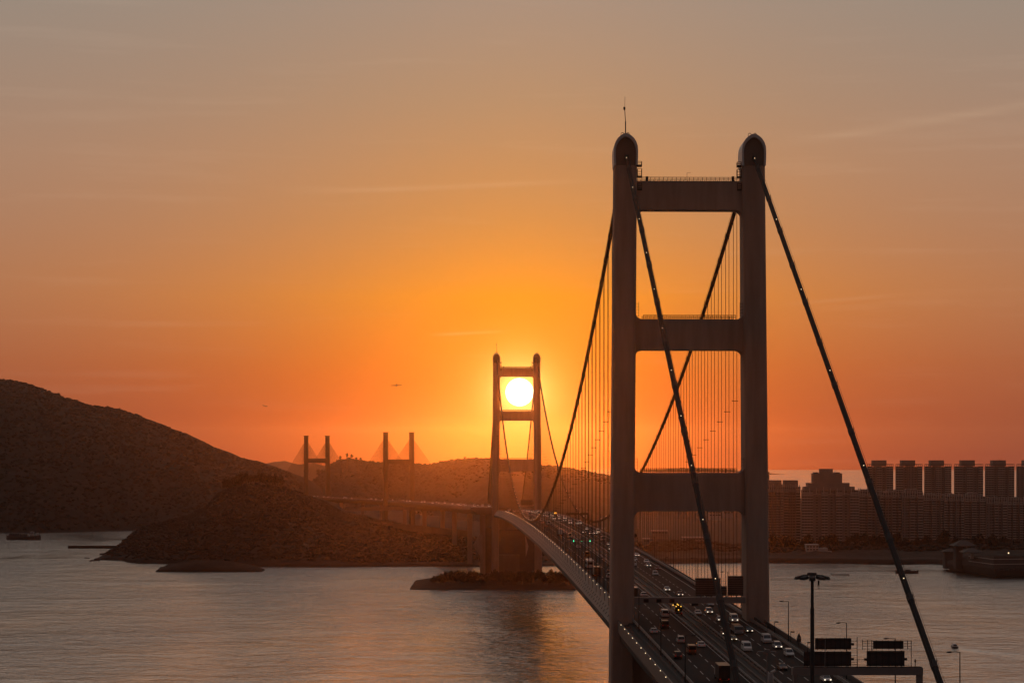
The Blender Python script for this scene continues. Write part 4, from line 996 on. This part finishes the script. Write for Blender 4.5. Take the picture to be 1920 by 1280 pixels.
# high mast lamp
Y = 300.0; x = pxx(1523, Y)
hm_ = thing('high_mast_lamp', 'very tall mast lamp with a ring of floodlights, right of the near tower', 'lamp', (x, Y, 62))
zt_ = pz(1086, Y)
MB().tube([(x, Y, 61), (x, Y, 76), (x, Y, pz(1140, Y)), (x, Y, pz(1139.5, Y)), (x, Y, zt_+.2)], [.36, .30, .27, .22, .20], 14).build('pole', M['dsteel'], hm_, smooth=True)
MB().tube([(x, Y, zt_-.2), (x, Y, zt_+.6)], .42, 10).build('head_frame', M['dsteel'], hm_)
cp = MB(); cp.tube([(x-.05, Y, pz(1078, Y)), (x-.05, Y, pz(1073, Y))], [.72, .60], 14); cp.tube([(x-.05, Y, pz(1083, Y)), (x-.05, Y, pz(1078, Y))], .3, 8); cp.build('canopy', M['dsteel'], hm_)
for k in range(10):
    a = 2*math.pi*k/10+.2; ca, sa = math.cos(a), math.sin(a)
    g = MB(); g.tube([(x+ca*.4, Y+sa*.4, zt_+.25), (x+ca*1.5, Y+sa*1.5, zt_+.35)], .05, 4)
    u = Vector((ca, sa, 0)); v = Vector((-sa, ca, 0)); c = Vector((x, Y, zt_+.38))
    def pt(r_, t_, z): return c+u*r_+v*t_+Vector((0, 0, z))
    g.add([pt(1.35, -.32, .25), pt(1.35, .32, .25), pt(2.3, .36, -.02), pt(2.3, -.36, -.02), pt(1.3, -.36, -.22), pt(1.3, .36, -.22), pt(2.4, .42, -.34), pt(2.4, -.42, -.34)], [(0, 1, 2, 3), (4, 7, 6, 5), (0, 4, 5, 1), (1, 5, 6, 2), (2, 6, 7, 3), (3, 7, 4, 0)])
    g.build('floodlight', M['dsteel'], hm_)
MB().tube([(x+.85, Y, zt_-.1), (x+.85, Y, zt_-.75)], .13, 6).tube([(x+.78, Y, zt_-.7), (x+.78, Y, zt_-1.35), (x+.92, Y, zt_-1.35), (x+.92, Y, zt_-.7)], .03, 4).build('winch_hook', M['dsteel'], hm_)

# street lamps on the parapets
def lamp_post(Y, w, h, arm, label, group):
    c = P(Y, w, zr(Y)); o = thing('street_lamp', label, 'street lamp', c, 0, group); x, y, z = c
    MB().tube([(x, y, z-.8), (x, y, z+h*.5), (x, y, z+h)], [.16, .12, .08], 7).build('pole', M['dsteel'], o)
    MB().tube([(x, y, z+h-.05), (x+arm*.8, y, z+h+.05), (x+arm*1.5, y, z+h+.02)], .055, 5).build('arm', M['dsteel'], o)
    MB().loft([[(x+arm*1.3, y-.12, z+h+.1), (x+arm*1.3, y+.12, z+h+.1), (x+arm*1.3, y+.12, z+h-.05), (x+arm*1.3, y-.12, z+h-.05)], [(x+arm*1.8, y-.2, z+h+.12), (x+arm*1.8, y+.2, z+h+.12), (x+arm*1.8, y+.2, z+h-.16), (x+arm*1.8, y-.2, z+h-.16)], [(x+arm*2.3, y-.1, z+h+.05), (x+arm*2.3, y+.1, z+h+.05), (x+arm*2.3, y+.1, z+h-.1), (x+arm*2.3, y-.1, z+h-.1)]]).build('lamp_head', M['dsteel'], o)
    return o
GR, GL = 'street lamps along the right parapet', 'street lamps along the left parapet'
for Y, h, lb in ((382, 18.0, 'street lamp at far right, nearest the falling bridge cable'), (436, 14.6, 'street lamp rising just behind the right pair of sign boards'), (488, 12.6, 'street lamp rising just behind the left pair of sign boards'), (569, 10.4, 'tall street lamp standing clear against the water between tower leg and high mast'), (688, 9.6, 'street lamp seen through the near tower above the gantry boards')):
    lamp_post(Y, 18.5, h, -1, lb, GR)
for Y in (760, 835, 910, 985, 1060, 1135, 1210, 1285, 1360, 1435): lamp_post(Y, 17.4, 9.5, -1, 'slim street lamp on the right parapet beyond the near tower', GR)
for Y, lb in ((488, 'street lamp on the left parapet nearest the bottom edge'), (541, 'street lamp on the left parapet beside the silver saloon'), (600, 'street lamp on the left parapet just in front of the near tower leg')):
    lamp_post(Y, -17.0, 10.0, 1, lb, GL)
for Y in (700, 760, 820, 880, 940, 1010, 1080, 1150, 1220, 1300, 1380): lamp_post(Y, -17.0, 9.5, 1, 'slim street lamp on the left parapet beyond the near tower', GL)
# twin-arm lamp on the median and a pale pole in front
def twin(Y, w, h, label):
    c = P(Y, w, zr(Y)); o = thing('median_lamp', label, 'street lamp', c); x, y, z = c
    MB().tube([(x, y, z), (x, y, z+h)], [.17, .1], 7).build('pole', M['rail'], o)
    MB().box(x-.6, x+.6, y-.3, y+.3, z+h, z+h+.7).build('head_box', M['rail'], o)
    for s in (-1, 1):
        MB().loft([[(x+s*.6, y-.2, z+h+.3), (x+s*.6, y+.2, z+h+.3), (x+s*.6, y+.2, z+h+.1), (x+s*.6, y-.2, z+h+.1)], [(x+s*1.7, y-.3, z+h+.35), (x+s*1.7, y+.3, z+h+.35), (x+s*1.7, y+.3, z+h-.15), (x+s*1.7, y-.3, z+h-.15)], [(x+s*2.1, y-.2, z+h+.2), (x+s*2.1, y+.2, z+h+.2), (x+s*2.1, y+.2, z+h), (x+s*2.1, y-.2, z+h)]]).build('lamp_head', M['rail'], o)
twin(478, -.5, 7.2, 'twin-headed lamp on the median in front of the white van')
c = P(455, -3.2, zr(455)); cam_o = thing('camera_mast', 'pale round mast with a camera hood at the bottom edge', 'mast', c)
MB().tube([c, (c[0], c[1], c[2]+5.6)], [.75, .55], 12).build('pole', M['gantry'], cam_o, smooth=True)
MB().tube([(c[0]+.1, c[1], c[2]+5.7), (c[0]+1.0, c[1]+.4, c[2]+6.1)], .3, 8).build('camera_hood', M['white'], cam_o)
# small outboard inspection lamps
for Y, lb in ((593, 'short post with a small lamp just right of the near tower leg'), (566, 'short post with a small lamp at the foot of the tall street lamp'), (540, 'short lamp post beside the triangular sign'), (659, 'short lamp post seen low through the near tower'), (878, 'short lamp post on the far right parapet above the cars')):
    c = P(Y, 18.6, zr(Y)); o = thing('inspection_lamp', lb, 'lamp', c, 0, 'outboard inspection lamps')
    MB().tube([(c[0], c[1], c[2]-.6), (c[0], c[1], c[2]+3.1)], .07, 5).build('pole', M['dsteel'], o)
    MB().box(c[0]+.1, c[0]+1.0, c[1]-.15, c[1]+.15, c[2]+2.7, c[2]+3.0).build('lamp_head', M['dsteel'], o)
# triangular warning sign, seen from behind
c = P(550, 18.1, zr(550)); o = thing('triangular_sign', 'back of a triangular road sign over a square plate on the right parapet', 'road sign', c)
MB().tube([(c[0], c[1], c[2]-.5), (c[0], c[1], c[2]+3.6)], .08, 5).build('post', M['dsteel'], o)
MB().prism([(c[0]-.55, c[2]+3.0), (c[0]+.55, c[2]+3.0), (c[0], c[2]+4.3)], c[1]-.12, c[1]-.085).build('triangle_plate', M['sign'], o)
MB().box(c[0]-.55, c[0]+.55, c[1]-.12, c[1]-.085, c[2]+1.9, c[2]+2.95).build('square_plate', M['sign'], o)
c = P(983, 17.2, zr(983)); o = thing('round_sign', 'dark round sign on an arm seen between the near left leg and the hangers', 'road sign', c)
MB().tube([c, (c[0], c[1], c[2]+6.0)], .16, 6).tube([(c[0], c[1], c[2]+5.6), (c[0]-1.6, c[1], c[2]+5.6)], .1, 5).build('post', M['dsteel'], o)
MB().prism([(c[0]-1.3+.95*math.cos(a), c[2]+6.7+.95*math.sin(a)) for a in np.linspace(0, 2*math.pi, 14)[:-1]], c[1]-.25, c[1]-.1).build('sign_plate', M['dsteel'], o)

# ------------------------------------------------------------------ vehicles
PAINT = dict(white=(.55, .54, .52), silver=(.36, .35, .35), grey=(.18, .18, .19), black=(.02, .02, .022), red=(.09, .02, .016), blue=(.05, .09, .22), brown=(.16, .10, .07), yellow=(.22, .15, .05), cream=(.6, .55, .42), green=(.05, .16, .09), orange=(.13, .055, .025))  # orange puts the sunset light on vehicle tops into the paint
PM = {k: mat('paint_'+k, v, .28, .15) for k, v in PAINT.items()}
def wheels(o, W, ys, r=.33, wd=.24):
    for y in ys:
        for s in (-1, 1):
            x = s*(W/2-.14); k = 10
            v = [(x-wd/2, y+r*math.cos(2*math.pi*j/k), r+r*math.sin(2*math.pi*j/k)) for j in range(k)]+[(x+wd/2, y+r*math.cos(2*math.pi*j/k), r+r*math.sin(2*math.pi*j/k)) for j in range(k)]
            MB().add(v, [tuple(range(k))[::-1], tuple(range(k, 2*k))]+[(j, (j+1) % k, k+(j+1) % k, k+j) for j in range(k)]).build('wheel', M['tyre'], o)
def lights(o, W, yf, yr_, zf, zb, lit, sz=.14):
    for s in (-1, 1):
        x = s*(W/2-.28)
        MB().box(x-sz*1.1, x+sz*1.1, yf-.02, yf+.05, zf-sz*.6, zf+sz*.6).build('headlight', M['headl'] if lit == 1 else M['boatw'], o)
        MB().box(x-sz, x+sz, yr_-.05, yr_+.02, zb-sz*.6, zb+sz*.6).build('tail_light', M['taill'], o)
def make_vehicle(kind, col, lit):
    o = thing(kind if kind != 'saloon' else 'saloon_car', '', {'saloon': 'car', 'suv': 'car', 'taxi': 'taxi', 'van': 'van', 'box_truck': 'truck', 'flatbed_truck': 'truck', 'coach': 'coach', 'double_deck_bus': 'bus', 'works_truck': 'truck'}[kind])
    m = PM[col]
    if kind in ('saloon', 'taxi', 'suv'):
        L_, W, H = (4.6, 1.8, 1.46) if kind != 'suv' else (4.7, 1.86, 1.78)
        f = H/1.46; zs = .92*(1 if kind != 'suv' else 1.12); b = MB(); h = L_/2
        prof = [(-h, .32), (-h-.03, .62), (-h+.05, .86*zs/.92), (-h+.75, zs), (h-1.35, zs), (h-.25, .80*zs/.92), (h, .60), (h, .28)]
        rg = []
        for xx, ins in ((-W/2, .06), (-W/2+.05, 0), (W/2-.05, 0), (W/2, .06)): rg.append([(xx, y*(1-ins*.3), .28+(z-.28)*(1-ins)) for y, z in prof])
        b.loft(rg)
        yr0, yr1, yt0, yt1 = (-h+.55, h-1.25, -h+1.15, h-2.1) if kind != 'suv' else (-h+.08, h-1.15, -h+.4, h-1.95)
        b.frus((-W/2+.2, W/2-.2, yt0-.06, yt1+.06), (-W/2+.26, W/2-.26, yt0+.12, yt1-.12), H-.07, H)
        for yy, yt in ((yr0+.02, yt0), (yr1-.02, yt1), ((yr0+yr1)/2-.1, (yt0+yt1)/2-.1)):
            for s in (-1, 1): b.tube([(s*(W/2-.1), yy, zs-.02), (s*(W/2-.22), yt, H-.05)], .05, 4)
        b.build('body', m, o)
        MB().frus((-W/2+.1, W/2-.1, yr0, yr1), (-W/2+.24, W/2-.24, yt0, yt1), zs-.01, H-.07).build('window', M['glass'], o)
        if kind == 'taxi': MB().box(-.35, .35, -.1, .12, H, H+.14).build('roof_sign', M['white'], o); MB().box(-W/2+.27, W/2-.27, yt0+.14, yt1-.14, H+.001, H+.02).build('roof_panel', PM['silver'], o)
        wheels(o, W, (-h+.85, h-.9)); lights(o, W, h, -h, .66*zs/.92, .74*zs/.92, lit)
        MB().box(-W/2+.1, W/2-.1, h-.02, h+.06, .3, .48).build('bumper', M['tyre'], o)
    elif kind == 'van':
        L_, W, H = 5.2, 1.95, 2.25; h = L_/2
        prof = [(-h, .35), (-h, 1.2), (-h+.06, H-.1), (-h+.2, H), (h-1.7, H), (h-1.45, H-.12), (h-.75, 1.28), (h-.1, 1.02), (h, .7), (h, .32)]
        b = MB(); rg = []
        for xx, sc_ in ((-W/2, .97), (-W/2+.1, 1), (W/2-.1, 1), (W/2, .97)): rg.append([(xx*(1 if z < 1.3 else .95), y, z*sc_ if z > 1.4 else z) for y, z in prof])
        b.loft(rg).build('body', m, o)
        MB().add([(-W/2+.16, h-1.40, H-.17), (W/2-.16, h-1.40, H-.17), (W/2-.10, h-.72, 1.30), (-W/2+.10, h-.72, 1.30), (-W/2+.16, h-1.48, H-.17), (W/2-.16, h-1.48, H-.17), (W/2-.10, h-.85, 1.28), (-W/2+.10, h-.85, 1.28)], [(0, 1, 2, 3), (4, 7, 6, 5), (0, 4, 5, 1), (1, 5, 6, 2), (2, 6, 7, 3), (3, 7, 4, 0)]).build('windscreen', M['glass'], o)
        MB().box(-W/2+.2, W/2-.2, -h-.02, -h+.02, 1.25, H-.3).build('rear_window', M['glass'], o)
        for s in (-1, 1): MB().box(s*(W/2-.02)-.02, s*(W/2-.02)+.02, -h+.4, h-1.5, 1.35, H-.45).build('side_window', M['glass'], o)
        wheels(o, W, (-h+.95, h-.95), .34); lights(o, W, h, -h, .8, 1.0, lit)
    elif kind in ('box_truck', 'flatbed_truck', 'works_truck'):
        L_, W, H = (8.6, 2.4, 3.7); h = L_/2
        if kind == 'works_truck': H = 2.6
        b = MB(); b.loft([[(-W/2+.05, y, z), (W/2-.05, y, z), (W/2-.05, y, .5), (-W/2+.05, y, .5)] for y, z in ((h-1.9, 2.35), (h-.55, 2.3), (h-.1, 1.35), (h, .9))]).build('cab', PM['white'] if col != 'grey' else m, o)
        MB().add([(-W/2+.15, h-.50, 2.2), (W/2-.15, h-.50, 2.2), (W/2-.12, h-.08, 1.40), (-W/2+.12, h-.08, 1.40), (-W/2+.15, h-.6, 2.2), (W/2-.15, h-.6, 2.2), (W/2-.12, h-.2, 1.36), (-W/2+.12, h-.2, 1.36)], [(0, 1, 2, 3), (4, 7, 6, 5), (0, 4, 5, 1), (1, 5, 6, 2), (2, 6, 7, 3), (3, 7, 4, 0)]).build('windscreen', M['glass'], o)
        MB().box(-W/2+.3, W/2-.3, -h, h-.3, .55, .85).build('chassis', M['tyre'], o)
        if kind == 'box_truck':
            bo_ = MB().box(-W/2-.04, W/2+.04, -h-.05, h-2.1, .9, H).build('cargo_box', m, o)
            MB().box(-W/2+.1, -.03, -h-.09, -h-.052, 1.0, H-.15).box(.03, W/2-.1, -h-.09, -h-.052, 1.0, H-.15).build('rear_door', PM['black'] if col in ('black', 'grey', 'brown') else PM['white'], bo_)
        else:
            MB().box(-W/2-.02, W/2+.02, -h, h-2.1, .9, 1.15).build('load_bed', PM['grey'], o)
            MB().box(-W/2+.15, W/2-.15, -h+.4, h-2.6, 1.16, 1.9 if kind == 'works_truck' else 2.4).build('load', PM['brown'] if kind != 'works_truck' else PM['yellow'], o)
        if kind == 'works_truck':
            for x in (-.8, .75): MB().tube([(x, h-1.3, 2.36), (x, h-1.3, 2.62)], .16, 8).build('beacon', M['amber'], o)
            MB().box(-1.0, 1.0, -h-.1, -h+.05, 1.3, 3.0).build('arrow_board', M['vent'], o)
            for (x, z) in ((-.7, 2.7), (.7, 2.7), (0, 1.7)): MB().box(x-.14, x+.14, -h-.16, -h-.102, z-.14, z+.14).build('warning_lamp', M['amber'], o)
        wheels(o, W, (-h+1.4, h-1.2), .48, .4); lights(o, W, h, -h, .85, .75, lit)
    else:
        L_, W, H = (11.5, 2.5, 3.3) if kind == 'coach' else (11.3, 2.5, 4.4); h = L_/2
        b = MB(); b.loft([[(-W/2+.04, y, zt2), (-W/2, y, zt2-.35), (-W/2, y, .4), (W/2, y, .4), (W/2, y, zt2-.35), (W/2-.04, y, zt2)] for y, zt2 in ((-h, H-.15), (-h+.25, H), (h-.5, H), (h, H-.3))]).build('body', m, o)
        for (z0, z1) in (((1.5, 2.6),) if kind == 'coach' else ((1.3, 2.1), (2.9, 3.7))):
            for s in (-1, 1):
                for j in range(7): MB().box(s*W/2-.03, s*W/2+.03, -h+.5+j*1.5, -h+1.85+j*1.5, z0, z1).build('side_window', M['glass'], o)
            MB().box(-W/2+.15, W/2-.15, h-.04, h+.05, z0-.2, z1).build('windscreen', M['glass'], o); MB().box(-W/2+.25, W/2-.25, -h-.05, -h+.04, z0+.1, z1).build('rear_window', M['glass'], o)
        MB().box(-.7, .7, -2.2, .6, H, H+.22).build('roof_unit', PM['silver'], o)
        wheels(o, W, (-h+2.6, h-2.4), .5, .35); lights(o, W, h, -h, .8, .9, lit, .17)
    return o
VPROTO = {}
def place_vehicle(kind, col, lit, Y, w, away, label, group):
    x, y, z = P(Y, w, zr(Y)+.015)
    dz = math.atan((zr(Y+2)-zr(Y-2))/4.0); rz = math.atan(.0334)
    rot = (dz, 0, rz) if away else (-dz, 0, rz+math.pi)
    k = (kind, col, lit)
    if k not in VPROTO:
        o = make_vehicle(*k); VPROTO[k] = o; kids_ = kids(o); CH[o.name] = [(c, kids(c)) for c in kids_]
        o.location = (x, y, z); o.rotation_euler = rot; o['label'] = label; o['group'] = group; return o
    return copy_tree(VPROTO[k], (x, y, z), rot, label, group)
LC, RC = 'vehicles driving away on the left carriageway', 'vehicles coming on the right carriageway'
VT = [
 ('van', 'white', 0, 640, -6.0, 1, 'white van heading away just past the near tower gantry, right lane'),
 ('van', 'black', 0, 606, -9.5, 1, 'black van with pale roof directly below the white van in the middle lane'),
 ('saloon', 'silver', 0, 592, -13.8, 1, 'silver saloon in the outer lane beside the deck lights'),
 ('suv', 'silver', 0, 568, -9.3, 1, 'silver people carrier in the middle lane ahead of the glow-tinted van'),
 ('suv', 'black', 0, 532, -14.0, 1, 'black off-roader with a pale roof edge in the outer lane'),
 ('van', 'orange', 0, 542, -9.5, 1, 'dark van with orange evening light painted on, behind the silver people carrier'),
 ('saloon', 'white', 0, 557, -5.4, 1, 'white saloon in the inner lane level with the glow-tinted van'),
 ('box_truck', 'black', 0, 489, -8.8, 1, 'large black box truck at the bottom edge heading away'),
 ('works_truck', 'yellow', 0, 668, .2, 1, 'works truck with amber beacons stopped by the median below the gantry'),
 ('works_truck', 'orange', 0, 648, -1.6, 1, 'second works truck with amber warning lamps, nearer the camera'),
 ('saloon', 'white', 0, 714, -5.2, 1, 'white saloon heading away, its roof just above the gantry beam'),
 ('box_truck', 'grey', 0, 706, -9.3, 1, 'grey lorry beyond the gantry close to the near left leg'),
 ('saloon', 'silver', 0, 1008, -7.6, 1, 'lone silver saloon heading away past the green signals'),
 ('van', 'yellow', 0, 936, -8.4, 1, 'yellow-roofed van heading away in front of the green signals'),
 ('coach', 'white', 0, 858, -12.8, 1, 'white-roofed coach in the outer lane left of the near tower'),
 ('box_truck', 'brown', 0, 808, -13.5, 1, 'brown box lorry following the white-roofed coach'),
 ('saloon', 'grey', 0, 836, -6.6, 1, 'grey saloon in the inner lane beside the coach'),
 ('suv', 'white', 0, 800, -9.6, 1, 'white off-roader against the near left tower leg'),
 ('box_truck', 'orange', 0, 1144, -8.5, 1, 'box lorry with orange evening light painted on, beyond the green signals'),
 ('saloon', 'white', 0, 1181, -5.2, 1, 'white saloon just ahead of the glow-tinted lorry'),
 ('van', 'cream', 0, 1120, -4.8, 1, 'cream van above the leftmost green signal'),
 ('saloon', 'grey', 0, 1352, -7.5, 1, 'grey saloon near midspan in the middle lane'),
 ('van', 'white', 0, 1328, -5.0, 1, 'white van near midspan in the inner lane'),
 ('saloon', 'black', 0, 1276, -9.0, 1, 'black saloon near midspan in the middle lane'),
 ('saloon', 'white', 1, 736, 4.6, 0, 'white saloon with headlights, farthest of the pair above the gantry'),
 ('taxi', 'red', 1, 715, 6.6, 0, 'red taxi with lit headlights just above the gantry beam'),
 ('saloon', 'silver', 0, 646, 4.3, 0, 'silver saloon coming in the inner lane just below the gantry'),
 ('suv', 'white', 1, 650, 8.0, 0, 'white off-roader coming in the middle lane just below the gantry'),
 ('saloon', 'grey', 0, 676, 11.6, 0, 'grey saloon coming right under the gantry in the outer lane'),
 ('saloon', 'silver', 1, 626, 8.2, 0, 'silver saloon with headlights left of the crossing cable'),
 ('van', 'white', 1, 624, 11.8, 0, 'white van with headlights right of the crossing cable'),
 ('suv', 'brown', 1, 586, 4.3, 0, 'brown off-roader with headlights left of the crossing cable'),
 ('saloon', 'yellow', 1, 572, 4.6, 0, 'yellow saloon with headlights, half behind the crossing cable'),
 ('flatbed_truck', 'grey', 0, 590, 8.1, 0, 'grey loaded flatbed truck coming beside the black saloon'),
 ('saloon', 'black', 1, 594, 11.8, 0, 'black saloon with bright headlights beside the flatbed truck'),
 ('van', 'silver', 0, 567, 12.5, 0, 'silver van coming in the outer lane just right of the near right leg'),
 ('suv', 'silver', 1, 553, 13.2, 0, 'silver off-roader with headlights following the silver van'),
 ('suv', 'white', 0, 536, 13.4, 0, 'unlit white off-roader, nearest in the outer lane'),
 ('van', 'white', 0, 548, 4.8, 0, 'unlit white van coming behind the twin-headed median lamp'),
 ('taxi', 'orange', 0, 508, 7.4, 0, 'taxi with orange evening light painted on and pale roof, alone in the middle of the lower carriageway'),
 ('saloon', 'white', 1, 486, 13.6, 0, 'white saloon seen under the big sign gantry'),
 ('van', 'silver', 1, 1340, 8.6, 0, 'silver van with headlights, leftmost of three abreast near midspan'),
 ('saloon', 'white', 1, 1328, 11.8, 0, 'white saloon with headlights, middle of three abreast near midspan'),
 ('van', 'white', 1, 1335, 14.0, 0, 'white van with headlights, outermost of three abreast near midspan'),
 ('saloon', 'white', 1, 1230, 11.2, 0, 'white saloon with headlights leading the cluster beyond the green signals'),
 ('saloon', 'black', 1, 1178, 6.2, 0, 'black saloon with headlights in the inner lane beyond the green signals'),
 ('taxi', 'red', 1, 1162, 8.6, 0, 'red taxi with headlights in the middle lane beyond the green signals'),
 ('saloon', 'silver', 1, 1166, 11.4, 0, 'silver saloon with headlights beside the distant red taxi'),
 ('van', 'cream', 1, 1180, 13.8, 0, 'cream van with headlights, outermost beyond the green signals'),
 ('van', 'brown', 0, 1080, 9.0, 0, 'unlit brown van coming, level with the green signals'),
 ('saloon', 'silver', 1, 1034, 8.4, 0, 'silver saloon with headlights just left of the near left leg'),
 ('suv', 'white', 1, 989, 5.6, 0, 'white off-roader with headlights against the near left leg'),
 ('saloon', 'white', 1, 936, 12.6, 0, 'white saloon with headlights, first seen through the near tower'),
 ('saloon', 'silver', 0, 904, 8.8, 0, 'unlit silver saloon at the left edge of the tower opening'),
 ('van', 'silver', 0, 868, 5.2, 0, 'unlit silver van at the left edge of the tower opening'),
 ('saloon', 'white', 0, 890, 12.3, 0, 'unlit white saloon, first of three in line seen through the near tower'),
 ('saloon', 'grey', 1, 864, 10.6, 0, 'grey saloon with headlights, second of three in line seen through the near tower'),
 ('taxi', 'red', 0, 846, 12.4, 0, 'unlit red taxi, last of three in line seen through the near tower'),
 ('suv', 'silver', 0, 812, 8.2, 0, 'unlit silver people carrier alone seen through the near tower')]
for v in VT: place_vehicle(*v, LC if v[5] else RC)
rv = random.Random(5)
def free_y(lst, y, lane):
    return all(abs(y-a)+200*(lane != b) > 12 for a, b in lst)
seen = []
for i in range(75):
    right = i % 5 != 0
    y = rv.uniform(1375, 1990); lane = rv.choice((4.6, 8.4, 12.2) if right else (-5.5, -9.4, -13.7))
    if not free_y(seen, y, lane): continue
    seen.append((y, lane))
    kd = rv.choice(('saloon', 'saloon', 'suv', 'van', 'saloon')); cl = rv.choice(('white', 'silver', 'black'))
    place_vehicle(kd, cl, 1 if right and rv.random() < .8 else 0, y, lane, not right, ('tiny vehicle in the dense traffic coming past the far tower' if right else 'tiny vehicle heading away towards the far tower'), 'distant traffic near the far tower, coming' if right else 'distant traffic near the far tower, going away')
# the bright lamp beside the left cable at midspan
c = P(1490, 7.6, zr(1490)); o = thing('service_truck', 'distant service truck with one glaring orange lamp near midspan', 'truck', c)
MB().box(c[0]-1.2, c[0]+1.2, c[1]-3.5, c[1]+3.5, c[2]+.8, c[2]+3.2).build('cargo_box', PM['orange'], o)
MB().box(c[0]-1.1, c[0]+1.1, c[1]-5.4, c[1]-3.51, c[2]+.5, c[2]+2.4).build('cab', PM['orange'], o)
MB().box(c[0]-.9, c[0]+.9, c[1]-5.46, c[1]-5.403, c[2]+1.5, c[2]+2.3).build('windscreen', M['glass'], o)
MB().box(c[0]-.7, c[0]-.2, c[1]-5.5, c[1]-5.41, c[2]+.8, c[2]+1.2).build('headlight', M['headl'], o)
MB().box(c[0]-.75, c[0]+.75, c[1]-3.6, c[1]-3.0, c[2]+3.2, c[2]+4.2).build('beacon', M['amber'], o)
# traffic on the viaduct
for i in range(46):
    u = (i+rv.random())/46*(len(vpts)-3)+1; k = int(u); f = u-k
    if k+1 >= len(vpts): continue
    A = off(vpts, k, rv.choice((-12, -8, -4, 5, 9, 13))); B_ = off(vpts, k+1, rv.choice((-12, -8, -4, 5, 9, 13))); p = A.lerp(B_, f)
    kd, cl = rv.choice((('saloon', 'white'), ('van', 'white'), ('saloon', 'silver'))); key = (kd, cl, 0 if i % 3 else 1)
    d = vpts[k+1]-vpts[k]
    if key in VPROTO: copy_tree(VPROTO[key], (p.x, p.y, p.z+.1), (0, 0, math.atan2(-d.x, d.y)+math.pi), 'tiny vehicle on the curving viaduct with its lamps on', 'traffic on the viaduct')

# ------------------------------------------------------------------ aircraft
def airliner(px, py, Y, sc_, bank, label, rz=0.0):
    p = at(px, py, Y); o = thing('airliner', label, 'airliner', p, rz, 'aircraft in the sky')
    o.rotation_euler = (R(17), R(bank), rz); o.scale = (sc_,)*3
    def part(mb, n): 
        ob = mb.build(n, M['plane'], None); ob.parent = o; return ob
    b = MB(); n_ = 10; rg = []
    for y, r_, z in ((-34, .3, 1.6), (-28, 1.6, 1.0), (-16, 2.9, 0), (16, 2.9, 0), (26, 2.3, -.2), (31, .5, -.5)):
        rg.append([(r_*math.cos(2*math.pi*j/n_), y, z+r_*math.sin(2*math.pi*j/n_)) for j in range(n_)])
    part(b.loft(rg), 'fuselage')
    for s in (-1, 1):
        part(MB().loft([[(s*2, 8, -1.2), (s*2, -4, -1.2), (s*2, -6, .3), (s*2, 9, .3)], [(s*29, -8, 2.0), (s*29, -14, 2.0), (s*29, -14, 3.0), (s*29, -8, 3.0)]]), 'wing')
        part(MB().loft([[(s*.8, -25, 1.5), (s*.8, -31, 1.5), (s*.8, -31, 1.9), (s*.8, -25, 2.0)], [(s*11, -32, 2.4), (s*11, -34.5, 2.4), (s*11, -34.5, 2.6), (s*11, -32, 2.6)]]), 'tailplane')
        part(MB().tube([(s*10, 5, -2.6), (s*10, 0, -2.4)], [1.5, 1.1], 8), 'engine')
    part(MB().loft([[(-.3, -22, 2.5), (-.3, -31, 2), (.3, -31, 2), (.3, -22, 2.5)], [(-.15, -31, 11.5), (-.15, -35, 11.5), (.15, -35, 11.5), (.15, -31, 11.5)]]), 'tail_fin')
airliner(743.5, 722, 8000, .7, -3, 'larger airliner silhouette above the two stayed towers')
airliner(496, 760.5, 9200, .45, 4, 'tiny airliner silhouette low over the left hill slope', R(50))
